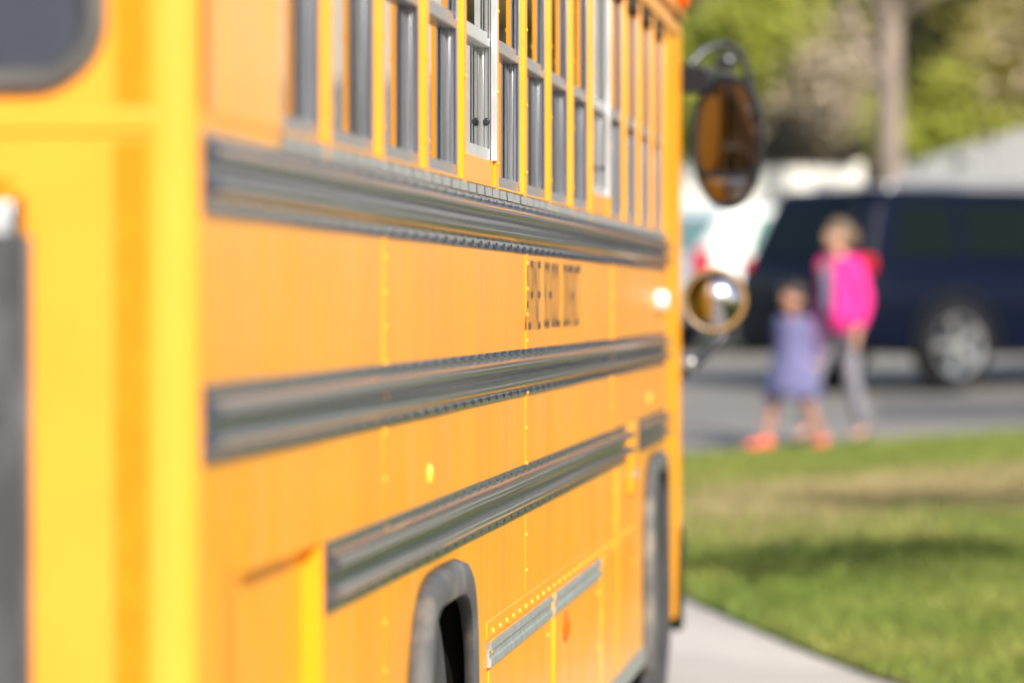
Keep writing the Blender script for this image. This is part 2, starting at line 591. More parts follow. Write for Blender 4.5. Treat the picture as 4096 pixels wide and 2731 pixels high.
def rail(ya, yb, zt, zb, ft=0.015, fb=0.016, name='rub_rail', m=None, riv=0.175):
    b = MB()
    h = zt - zb
    P = rail_profile(ft, fb, h)
    n = max(2, int((yb - ya) / 0.0219))
    rings = []
    for i in range(n + 1):
        y = ya + (yb - ya) * i / n
        jo = 0.0006 * noise.noise(Vector((y * 1.6, zt * 9, 1)))
        jz = 0.0010 * noise.noise(Vector((y * 1.1, zt * 5, 4)))
        # the flange is pulled in at every rivet and pillows out between them
        pil = 0.0010 * math.sin(PI * (y - ya - 0.06) / riv) ** 2 * (0.6 + 0.8 * noise.random())
        rings.append([(SX + o + (jo if o > 0.005 else 0) + (pil if fl else 0), y, zb + h * t + jz) for o, t, fl in P])
    b.loft(rings)
    r = b.build(name, m or M['rail'], bus, smooth=50)
    b = MB()
    y = ya + 0.06
    while y < yb - 0.02:
        for zz, fl in ((zt - ft / 2, ft), (zb + fb / 2, fb)):
            b.dome((SX + 0.0040, y, zz), 0.0042, 0.0026, (1, 0, 0), 8, sz=fl / 0.013)
        y += riv
    b.build('rail_rivet', M['rail'], r, smooth=60, kind='stuff')
    return r

rail(Y0, 16.60, 1.780, 1.668, 0.012, 0.020)
# the segmented metal channel under the windows
ch = MB().box(SX - 0.004, SX + 0.0015, 6.79, 16.60, 1.7815, 1.8030).build('sill_channel', M['blackgloss'], bus, smooth=0)
seg = None
for k in range(57):
    y = 6.80 + 0.172 * k
    if seg is None:
        b = MB()
        b.grid([[(SX + 0.0018 + 0.0035 * math.sin(PI * j / 6) ** 0.5 + 0.001 * (1 - i), y + 0.158 * j / 6, 1.7825 + 0.0195 * i) for j in range(7)] for i in (0, 0.5, 1)])
        seg = b.build('channel_segment', M['paleplain'], ch, smooth=60)
    else:
        o = copy_obj(seg, ch, (random.uniform(-0.0006, 0.0006), y - 6.80, 0))
        o.rotation_euler = (0, 0, 0)
rail(Y0, 16.56, 1.440, 1.330, 0.017, 0.017)
rail(7.29, 14.50, 1.165, 1.048)
rail(14.93, 16.58, 1.165, 1.055)
# flat grey skirt rails
for ya, yb in ((9.96, 11.585), (11.69, 13.29)):
    b = MB()
    P = [(0, 0.806), (0.010, 0.804), (0.011, 0.790), (0.005, 0.786), (0.005, 0.772), (0.010, 0.768), (0.009, 0.752), (0, 0.750)]
    b.loft([[(SX + o, y, z) for o, z in P] for y in np.linspace(ya, yb, 12)])
    b.build('skirt_rail', M['railgrey'], bus, smooth=25)
b = MB()
b.box(SX - 0.01, SX + 0.012, 9.85, 15.28, 0.345, 0.402)
b.build('skirt_edge', M['railgrey'], bus, bevel=0.003)

# luggage compartment: hinge strip above the doors, door gaps, rivets
b = MB().box(SX - 0.002, SX + 0.003, 9.94, 14.9, 0.812, 0.852)
hinge = b.build('hinge_strip', M['yellow'], bus, bevel=0.001)
b = MB()
for i in range(30):
    b.dome((SX + 0.003, 10.06 + 0.162 * i, 0.825), 0.0085, 0.006, (1, 0, 0), 8)
b.build('hinge_rivet', M['yellow2'], hinge, kind='stuff')
for ya, yb in ((9.975, 11.60), (11.675, 13.30), (13.36, 14.9)):
    d = MB().box(SX - 0.002, SX + 0.0035, ya, yb, 0.41, 0.806).build('luggage_door', M['yellow'], bus, bevel=0.002)
    b = MB()
    for z in (0.80, 0.785, 0.64, 0.62):
        b.dome((SX + 0.0035, ya + 0.02 + (0.02 if z in (0.785, 0.64) else 0), z), 0.008, 0.005, (1, 0, 0), 8)
    for z in (0.71, 0.55):
        b.dome((SX + 0.0035, yb - 0.10, z), 0.010, 0.006, (1, 0, 0), 8)
    b.build('door_bolt', M['yellow2'], d, kind='stuff')
MB().box(SX - 0.002, SX + 0.012, 11.615, 11.660, 0.41, 0.745).build('door_post', M['yellow2'], bus, bevel=0.002)
MB().box(SX - 0.002, SX + 0.006, 14.02, 14.08, 0.41, 1.04).build('door_post', M['yellow2'], bus, bevel=0.002)
# latch in the gap of the floor rail
b = MB().box(SX, SX + 0.014, 14.56, 14.87, 0.94, 1.165)
lt = b.build('luggage_latch', M['yellow2'], bus, bevel=0.004)
MB().lathe([(0.024, 0.010), (0.024, 0.020), (0.015, 0.024), (0.013, 0.012)], (SX + 0.004, 14.60, 1.00), n=18).build('latch_ring', M['chrome'], lt)

# reflectors and lamps on the side
for y, z in ((8.81, 1.217), (15.61, 1.222)):
    l = MB().lathe([(0.001, 0.010), (0.012, 0.009), (0.019, 0.006), (0.022, 0.0)], (SX, y, z), n=20).build('side_reflector', M['yellens'], bus)
b = MB()
b.dome((SX, 12.03, 0.697), 0.048, 0.016, (1, 0, 0), 20, sy=1.9, sz=1.0)
b.build('amber_marker_lamp', M['orangered'], bus)
wl = MB().lathe([(0.038, 0.0), (0.038, 0.018), (0.034, 0.036), (0.022, 0.046), (0.001, 0.050)], (SX, 16.05, 1.558), n=24).build('side_lamp', M['white'], bus)
MB().box(SX + 0.040, SX + 0.055, 16.03, 16.07, 1.545, 1.572).build('lamp_lens', M['orangered'], wl, bevel=0.004)

# lettering
def word(text, ya, yb):
    fc = bpy.data.curves.new('lettering', 'FONT')
    fc.body = text
    fc.offset = -0.010
    fo = bpy.data.objects.new('lettering_curve', fc)
    COL.objects.link(fo)
    bpy.context.view_layer.update()
    tm = bpy.data.meshes.new_from_object(fo.evaluated_get(bpy.context.evaluated_depsgraph_get()))
    bpy.data.objects.remove(fo)
    tv = np.array([v.co[:] for v in tm.vertices])
    tv[:, 0] = (tv[:, 0] - tv[:, 0].min()) / np.ptp(tv[:, 0]) * (yb - ya)
    tv[:, 1] = (tv[:, 1] - tv[:, 1].min()) / np.ptp(tv[:, 1]) * 0.168
    b = MB()
    b.add([(SX + 0.0034, ya + p[0], 1.486 + p[1]) for p in tv], [tuple(p.vertices) for p in tm.polygons])
    return b.build('lettering', M['letter'], bus, smooth=0)

word('ALPINE', 10.885, 11.29)
word('SCHOOL', 11.42, 11.88)
word('DISTRICT', 12.02, 12.56)

# windows
PITCH = 0.7087
PIL = [8.02 + PITCH * k for k in range(-1, 13)]
def pillar(y, w):
    b = MB()
    b.box(SX - 0.05, SX + 0.003, y, y + w, SILL - 0.03, WTOP)
    p = b.build('window_pillar', M['yellow2'], bus, bevel=0.003)
    bb = MB()
    for z in (1.86, 2.02, 2.20, 2.38):
        bb.dome((SX + 0.004, y + w * 0.4, z), 0.006, 0.004, (1, 0, 0), 7)
    bb.build('pillar_rivet', M['yellow2'], p, kind='stuff')
    return p

b = MB()
b.grid([[(SX + 0.0015 + 0.0075 * noise.noise(Vector((y * 5.0 + z * 0.9, z * 1.2, 5.2))), y, z) for y in np.linspace(Y0, 6.78, 40)] for z in np.linspace(SILL, WTOP, 30)])
b.box(SX - 0.05, SX - 0.006, Y0, 6.78, SILL, WTOP)
b.build('quarter_panel', M['glossyellow'], bus, smooth=60)
MB().box(SX - 0.05, SX + 0.002, Y0, Y1, SILL - 0.0065, SILL).build('window_sill', M['yellow2'], bus, bevel=0.002)
for k, y in enumerate(PIL):
    pillar(y, 0.062)
EXITS = (9.437, 12.98)
for i in range(-1, len(PIL) - 1):
    ya = 6.78 if i < 0 else PIL[i] + 0.062
    yb = PIL[i + 1]
    em = any(abs(yb - q - PITCH) < 0.12 for q in EXITS)
    ma = M['alubright'] if em else M['alu']
    b = MB()
    zl = SILL + (0.055 if em else 0.0)
    d = 0.012
    # jambs: an outer flange and a sash stile, stepped
    b.box(SX - 0.014 if not em else SX - 0.0085, SX - 0.0085 if not em else SX + 0.006, yb - 0.014, yb - 0.001, zl, WTOP - 0.05)
    b.cur = 1
    if em:
        b.box(SX - 0.0143, SX - 0.0088, yb - 0.010, yb - 0.001, zl + 0.002, WTOP - 0.05)
    b.box(SX - 0.024, SX - 0.0145, yb - 0.006, yb - 0.001, zl + 0.002, WTOP - 0.05)
    b.box(SX - 0.036, SX - 0.0245, yb - 0.011, yb - 0.001, zl + 0.002, 2.125)
    b.box(SX - 0.036, SX - 0.012, ya + 0.001, ya + 0.010, zl, WTOP - 0.05)
    b.cur = 0
    b.box(SX - 0.036, SX - 0.010, ya + 0.0105, yb - 0.0145, zl, zl + 0.026)        # bottom rail
    fr = b.build('window_frame', [ma, M['paleplain'] if em else ma], bus, bevel=0.0012)
    b = MB()
    b.box(SX - 0.034, SX - 0.010, ya + 0.0105, yb - 0.0145, 2.117, 2.136)
    b.box(SX - 0.034, SX - 0.015, ya + 0.0105, yb - 0.0145, 2.1365, 2.150)
    b.build('split_bar', ma, fr, bevel=0.002)
    MB().box(SX - 0.0345, SX - 0.0310, ya + 0.0106, yb - 0.0115, zl + 0.0265, 2.1165).build('lower_pane', M['glass'], fr, smooth=0)
    MB().box(SX - 0.0225, SX - 0.0195, ya + 0.0106, yb - 0.0065, 2.1505, WTOP - 0.052).build('upper_pane', M['glass'], fr, smooth=0)
    MB().box(SX - 0.034, SX - 0.001, ya + 0.001, yb - 0.001, WTOP - 0.049, WTOP).build('bay_top_shade', M['ventshade'], fr, smooth=0)  # dark box standing in for the shade under the roof overhang
    if em:
        lt = MB().lathe([(0.001, -0.011), (0.0055, -0.011), (0.0065, -0.006), (0.0085, -0.004), (0.0085, 0.0)], (SX - 0.019, yb - 0.006, 1.953), axis='y', n=16)
        lt.build('window_latch', M['rim'], fr)
    if em:
        MB().box(SX - 0.05, SX - 0.004, ya + 0.001, yb - 0.001, SILL + 0.0005, zl - 0.0005).build('exit_window_sill', M['yellow2'], fr, bevel=0.002)

# roof, drip rail, header
hd = MB().box(SX - 0.05, SX + 0.010, Y0, 17.40, WTOP + 0.0005, 2.60).build('window_header', M['yellow2'], bus, bevel=0.006)
P = []
cx = SX - BW / 2
for k in range(19):
    a = PI * k / 18
    P.append((cx + (BW / 2 + 0.004) * abs(math.cos(a)) ** 0.55 * (1 if math.cos(a) > 0 else -1), 2.6005 + 0.46 * abs(math.sin(a)) ** 0.8))
Q = [(cx + (x - cx) * 0.965, 2.6005 + (z - 2.6005) * 0.93) for x, z in reversed(P)]
b = MB()
b.loft([[(x, y, z) for x, z in P + Q] for y in np.linspace(Y0 + 0.01, 17.44, 24)])
b.build('roof', M['yellow'], bus, smooth=40)
b = MB()
b.loft([[(SX + o, y, z) for o, z in ((0.004, 2.655), (0.024, 2.648), (0.024, 2.632), (0.004, 2.630))] for y in (Y0, 17.44)])
b.build('drip_rail', M['yellow2'], bus, smooth=0)
MB().dome((SX + 0.000, 17.45, 2.72), 0.055, 0.035, (0.9, 0.2, 0.2), 16).build('red_warning_lamp', M['orangered'], bus)
MB().box(SX + 0.004, SX + 0.018, 17.06, 17.28, 2.605, 2.628).build('roof_vent', M['ventshade'], bus, bevel=0.002)

# front end beyond the last rail: entrance door and front corner
b = MB()
prof = [(-0.026, 16.625), (-0.018, 16.70), (-0.020, 16.715), (-0.008, 16.95), (-0.004, 16.965), (-0.002, 17.02), (-0.005, 17.035), (0.006, 17.26), (0.009, 17.275), (0.012, 17.36)]
for k in range(1, 7):
    a = PI / 2 * k / 6
    prof.append((0.012 - 0.11 * (1 - math.cos(a)), 17.36 + 0.11 * math.sin(a)))
prof += [(-0.30, 17.50), (-BW / 2, 17.60)]
def door_x(o, z):
    return SX + o * 1.0 - (0.0 if z > 0.75 else 0.012 * (0.75 - z) / 0.4)
b.grid([[(door_x(o, z), y, z) for o, y in prof] for z in (0.36, 0.55, 0.75, 1.1, 1.5, 2.0, 2.5995)])
b.build('entrance_door', M['doorpaint'], bus, smooth=25)
b = MB()
b.grid([[(SX - BW / 2, 17.60, z), (FX, 17.45, z), (FX, 16.62, z)] for z in (0.36, 2.6)])
b.build('front_face', M['yellow2'], bus)
MB().box(FX + 0.2, SX - 0.2, 17.56, 17.63, 1.55, 2.45).build('windscreen', M['darkglass'], bus, bevel=0.03)
b = MB()
pr = [(SX + 0.012, 17.30), (SX + 0.016, 17.52), (SX - 0.05, 17.62), (SX - 0.2, 17.68), (FX + 0.2, 17.68), (FX - 0.02, 17.55), (FX - 0.02, 17.49), (SX - 0.05, 17.49)]
b.loft([[(x, y, z) for x, y in pr] for z in (0.30, 0.70)])
b.build('front_bumper', M['blackgloss'], bus, bevel=0.012)

# wheel arches and wheels
def flare(yc, hw, pa, pb):
    b = MB()
    sec = [(r, o) for r, o in [(-0.020, -0.02), (-0.020, 0.040), (-0.014, 0.049), (0.0, 0.052), (0.024, 0.050), (0.035, 0.040), (0.041, 0.0)]]
    pts = []
    for k in range(41):
        a = PI * k / 40
        c, s = math.cos(a), math.sin(a)
        pts.append((yc - hw * (abs(c) ** (2 / 4.5)) * (1 if c > 0 else -1), 0.40 + 0.585 * abs(s) ** (2 / 4.5)))
    pts = [(pts[0][0], 0.30)] + pts + [(pts[-1][0], 0.30)]
    rows = []
    for i, p in enumerate(pts):
        q0, q1 = pts[max(0, i - 1)], pts[min(len(pts) - 1, i + 1)]
        t = Vector((q1[0] - q0[0], q1[1] - q0[1])).normalized()
        nrm = Vector((-t.y, t.x))
        g = i / (len(pts) - 1)
        g = g * g * (3 - 2 * g)
        pr = pa + (pb - pa) * g
        rows.append([(SX + o * pr, p[0] + nrm.x * r, p[1] + nrm.y * r) for r, o in sec])
    b.grid(rows)
    o = b.build('wheel_arch_flare', M['rubber'], bus, smooth=50)
    sm = o.modifiers.new('solid', 'SOLIDIFY')
    sm.thickness = 0.006
    return o

def well(yc, hw):
    b = MB()
    x0, x1 = SX - 0.005, SX - 0.75
    rows = []
    for k in range(25):
        a = PI * k / 24
        c, s = math.cos(a), math.sin(a)
        y, z = yc - (hw + 0.015) * (abs(c) ** (2 / 4.5)) * (1 if c > 0 else -1), 0.40 + 0.60 * abs(s) ** (2 / 4.5)
        rows.append([(x0, y, z), (x1, y, z)])
    rows = [[(x0, rows[0][0][1], 0.25), (x1, rows[0][0][1], 0.25)]] + rows + [[(x0, rows[-1][0][1], 0.25), (x1, rows[-1][0][1], 0.25)]]
    b.grid(rows)
    b.add([r[1] for r in rows], [tuple(range(len(rows)))])
    b.build('wheel_well', M['black'], bus)

def wheel(yc, xo, rot):
    w = bpy.data.objects.new('wheel', None)
    COL.objects.link(w)
    w.parent = bus
    bl = wloc(bus)
    w.location = (xo - 0.14 - bl.x, yc - bl.y, 0.505)
    w.rotation_euler = (0, 0, rot)
    prof = [(0.29, 0.10), (0.33, 0.125), (0.41, 0.138), (0.465, 0.130), (0.495, 0.112), (0.502, 0.09), (0.502, -0.09), (0.495, -0.112), (0.465, -0.130), (0.41, -0.138), (0.30, -0.12)]
    t = MB().lathe(prof, (0, 0, 0), n=48)
    t.build('tyre', M['tyre'], w, local=True)
    tr = MB()
    for k in range(60):
        a = 2 * PI * k / 60
        for s in (-1, 1):
            c, sn = math.cos(a), math.sin(a)
            q = Matrix.Rotation(a, 3, 'X')
            p = [Vector((s * x, y, z)) for x, y, z in ((0.03, 0.495, -0.016), (0.118, 0.487, -0.016), (0.118, 0.487, 0.016), (0.03, 0.495, 0.016), (0.03, 0.512, -0.014), (0.112, 0.503, -0.014), (0.112, 0.503, 0.014), (0.03, 0.512, 0.014))]
            tr.add([q @ v for v in p], [(0, 3, 2, 1), (4, 5, 6, 7), (0, 1, 5, 4), (1, 2, 6, 5), (2, 3, 7, 6), (3, 0, 4, 7)])
    # tread blocks belong to the tyre, past the point where they can be told apart
    tr.build('tyre_tread', M['tyre'], w, local=True, smooth=0, kind='stuff')
    MB().lathe([(0.001, 0.06), (0.09, 0.07), (0.11, 0.03), (0.20, 0.0), (0.27, 0.06), (0.295, 0.105)], (0, 0, 0), n=36).build('rim', M['steel'], w, local=True)
    return w

for (yc, hw), (pa, pb) in zip(ARCH, ((0.78, 0.26), (0.72, 0.20))):
    flare(yc, hw, pa, pb)
    well(yc, hw)
wheel(9.02, SX - 0.02, 0)
wheel(15.95, SX + 0.008, math.radians(-4))
wheel(9.13, FX + 0.36, PI)
wheel(15.95, FX + 0.30, PI)

# rear corner and rear face
RY = 6.01
b = MB()
rows = []
for z in np.linspace(0.36, 2.60, 12):
    rows.append([(SX - 0.05 + 0.05 * math.sin(PI / 2 * k / 8), Y0 - 0.05 * math.cos(PI / 2 * k / 8), z) for k in range(9)])
b.grid(rows)
b.build('rear_corner_post', M['rear'], bus, smooth=60)
b = MB()
b.grid([[(FX + 0.05 + (BW - 0.10) * k / 24, RY, z) for k in range(25)] for z in np.linspace(0.36, 2.60, 12)])
b.build('rear_panel', M['rear'], bus)
b = MB()
b.box(FX + 0.05, SX - 0.055, RY - 0.006, RY + 0.0, 1.776, 1.806)
b.build('rear_belt_seam', M['rear'], bus, bevel=0.003)
MB().box(FX, SX, RY + 0.01, RY + 0.05, 2.6, 3.0).build('rear_cap', M['rear'], bus, bevel=0.01)
MB().box(-1.089, -1.043, RY - 0.0022, RY - 0.0002, 0.40, 1.765).build('reflective_tape', M['tape'], bus, smooth=0)
MB().box(-1.087, -1.043, RY - 0.0022, RY - 0.0002, 1.815, 2.50).build('reflective_tape', M['tape'], bus, smooth=0)

def rrect(x0, x1, z0, z1, r, n=8):
    out = []
    for cx_, cz_, a0 in ((x1 - r, z1 - r, 0), (x0 + r, z1 - r, PI / 2), (x0 + r, z0 + r, PI), (x1 - r, z0 + r, 1.5 * PI)):
        for k in range(n + 1):
            a = a0 + PI / 2 * k / n
            out.append((cx_ + r * math.cos(a), cz_ + r * math.sin(a)))
    return out

gx0, gx1, gz0, gz1 = -1.78, -1.099, 1.826, 2.42
rings = []
for ins, dy in ((0.0, 0.0), (0.003, -0.012), (0.012, -0.022), (0.022, -0.022), (0.031, -0.012), (0.037, 0.0)):
    rings.append([(x, RY + dy, z) for x, z in rrect(gx0 + ins, gx1 - ins, gz0 + ins, gz1 - ins, 0.100 - ins)])
b = MB()
b.grid(rings, closed=True)
rw = b.build('rear_window_gasket', M['gasket'], bus, smooth=60)
b = MB()
pl = rrect(gx0 + 0.034, gx1 - 0.034, gz0 + 0.034, gz1 - 0.034, 0.068)
b.add([(x, RY - 0.004, z) for x, z in pl], [tuple(reversed(range(len(pl))))])
b.build('rear_window_pane', M['darkglass'], rw, smooth=0)
# rear door edge at the left of the frame
rd = MB().box(-2.3, -1.200, RY - 0.020, RY + 0.0, 0.45, 1.640).build('rear_door_guard', M['darkpanel'], bus, bevel=0.004)
MB().box(-1.36, -1.224, RY - 0.028, RY - 0.0, 1.6405, 1.684).build('guard_bracket', M['alubright'], rd, bevel=0.003)
MB().box(-1.222, -1.212, RY - 0.022, RY - 0.0, 1.6405, 1.690).build('bracket_edge', M['blackgloss'], rd, bevel=0.001)
MB().box(-1.40, -1.228, RY - 0.003, RY - 0.0005, 1.690, 1.716).build('reflective_tape', M['tape'], bus, smooth=0)
MB().box(FX - 0.02, SX + 0.01, RY - 0.14, RY - 0.02, 0.36, 0.60).build('rear_bumper', M['blackgloss'], bus, bevel=0.01)

# far side, floor and cabin
b = MB()
b.box(FX, FX + 0.04, Y0, Y1, 0.36, SILL)
b.box(FX, FX + 0.04, Y0, 17.4, WTOP, 2.6)
b.build('far_side_panel', M['yellow'], bus)
for y in PIL:
    MB().box(FX, FX + 0.05, y, y + 0.075, SILL + 0.0005, WTOP - 0.0005).build('window_pillar', M['yellow2'], bus)
MB().box(FX + 0.015, FX + 0.02, Y0, Y1, SILL, WTOP).build('far_side_glazing', M['glass'], bus, smooth=0)
MB().box(FX + 0.05, SX - 0.055, Y0 + 0.02, 17.35, 0.92, 1.02).build('cabin_floor', M['inner'], bus)
MB().box(SX - 0.058, SX - 0.052, Y0 + 0.02, Y1, 1.02, SILL - 0.01).build('cabin_lining', M['inner'], bus)
proto = None
for k in range(12):
    for cx_ in (SX - 0.62, FX + 0.62):
        y = 7.2 + 0.75 * k
        if proto is None:
            b = MB()
            b.box(cx_ - 0.45, cx_ + 0.45, y, y + 0.42, 1.36, 1.47)
            b.box(cx_ - 0.45, cx_ + 0.45, y - 0.10, y - 0.005, 1.40, 2.02)
            b.box(cx_ + 0.38, cx_ + 0.42, y + 0.04, y + 0.38, 1.0205, 1.3595)
            b.box(cx_ - 0.42, cx_ - 0.38, y + 0.04, y + 0.38, 1.0205, 1.3595)
            proto = b.build('passenger_seat', M['seat'], bus, bevel=0.03)
            p0 = (cx_, y)
        else:
            copy_obj(proto, bus, (cx_ - p0[0], y - p0[1], 0))

# mirrors at the front corner
bk = MB()
bk.box(SX - 0.03, SX + 0.125, 17.42, 17.50, 2.350, 2.455)
bk.build('mirror_mount', M['blackgloss'], bus, bevel=0.012)
b = MB()
b.tube([(SX + 0.04, 17.46, 2.46), (SX + 0.10, 17.50, 2.52), (SX + 0.17, 17.54, 2.545), (SX + 0.23, 17.56, 2.51), (SX + 0.255, 17.57, 2.44), (SX + 0.275, 17.58, 2.34)], 0.014, 10)
b.tube([(SX + 0.05, 17.45, 2.40), (SX + 0.13, 17.52, 2.43), (SX + 0.20, 17.55, 2.42)], 0.016, 10)
b.build('mirror_arm', M['rim'], bus)
b = MB()
b.ball((SX + 0.175, 17.55, 2.475), 0.045, 0.03, 0.035)
b.build('mirror_clamp', M['rim'], bus)
# oval rear view mirror: shell, bezel, big glass, small convex glass
mo = bpy.data.objects.new('rear_view_mirror', None)
COL.objects.link(mo)
mo.parent = bus
mo.location = Vector((-0.797, 17.56, 2.165)) - wloc(bus)
mo.rotation_euler = (0, 0, math.radians(-3.2))
mo.scale = (1.14, 1, 1.02)
def oval(sx, sz, y, n=36, cz=0):
    out = []
    for k in range(n):
        a = 2 * PI * k / n
        c, s = math.cos(a), math.sin(a)
        out.append((sx * abs(c) ** 0.85 * (1 if c > 0 else -1) * (1 - 0.10 * (s < 0) * abs(s)), y, cz + sz * abs(s) ** 0.85 * (1 if s > 0 else -1)))
    return out
b = MB()
b.loft([oval(0.103, 0.232, -0.030), oval(0.120, 0.250, -0.034), oval(0.124, 0.254, -0.015), oval(0.118, 0.246, 0.03), oval(0.085, 0.20, 0.075), oval(0.03, 0.10, 0.09)][::-1], cap=True)
b.build('mirror_shell', M['blackgloss'], mo, local=True, smooth=60)
def mirror_glass(name, cz, sx, zlo, zhi, bulge, m, y0=-0.038):
    b = MB()
    rows = []
    for i in range(13):
        z = zlo + (zhi - zlo) * i / 12
        lim = sx * max(0.05, 1 - min(1, abs(z) / 0.236) ** 2.2) ** 0.5
        rows.append([(lim * (2 * j / 12 - 1), y0 - bulge * (1 - (2 * j / 12 - 1) ** 2) * (1 - (2 * i / 12 - 1) ** 2), z) for j in range(13)])
    b.grid(rows)
    return b.build(name, m, mo, local=True, smooth=60)
mirror_glass('mirror_glass', 0, 0.098, -0.105, 0.215, 0.004, M['mirror'])
mirror_glass('convex_mirror_glass', 0, 0.098, -0.222, -0.135, 0.008, M['mirror'])
MB().box(-0.104, 0.104, -0.046, -0.031, -0.132, -0.108).build('mirror_divider', M['blackgloss'], mo, local=True, bevel=0.004)
# round crossover mirror on its own arm
rm = bpy.data.objects.new('crossover_mirror', None)
COL.objects.link(rm)
rm.parent = bus
rm.location = Vector((-0.853, 17.62, 1.56)) - wloc(bus)
rm.rotation_euler = (0, 0, math.radians(3))
b = MB()
b.lathe([(0.105, -0.012), (0.118, -0.016), (0.126, -0.006), (0.125, 0.012), (0.09, 0.035), (0.001, 0.045)], (0, 0, 0), axis='y', n=40)
b.build('mirror_bezel', M['tan'], rm, local=True, smooth=60)
b = MB()
b.lathe([(0.001, -0.065), (0.03, -0.0625), (0.06, -0.053), (0.085, -0.038), (0.108, -0.014)], (0, 0, 0), axis='y', n=40)
b.build('mirror_dome', M['cmirror'], rm, local=True, smooth=80)
b = MB()
b.tube([(-0.845, 17.66, 1.56), (-0.80, 17.665, 1.44), (-0.85, 17.62, 1.38), (-0.93, 17.57, 1.31), (-0.985, 17.52, 1.265)], 0.019, 10)
b.build('crossover_arm', M['blackgloss'], bus)
b = MB()
b.ball((-0.94, 17.545, 1.318), 0.022, 0.03, 0.034)
b.build('arm_clamp', M['chrome'], bus)

# ------------------------------------------------------------------ cars
def rect_ring(x0, x1, w, z, r, n=5):
    return [(x, y, z) for x, y in rrect(x0, x1, -w, w, r, n)]

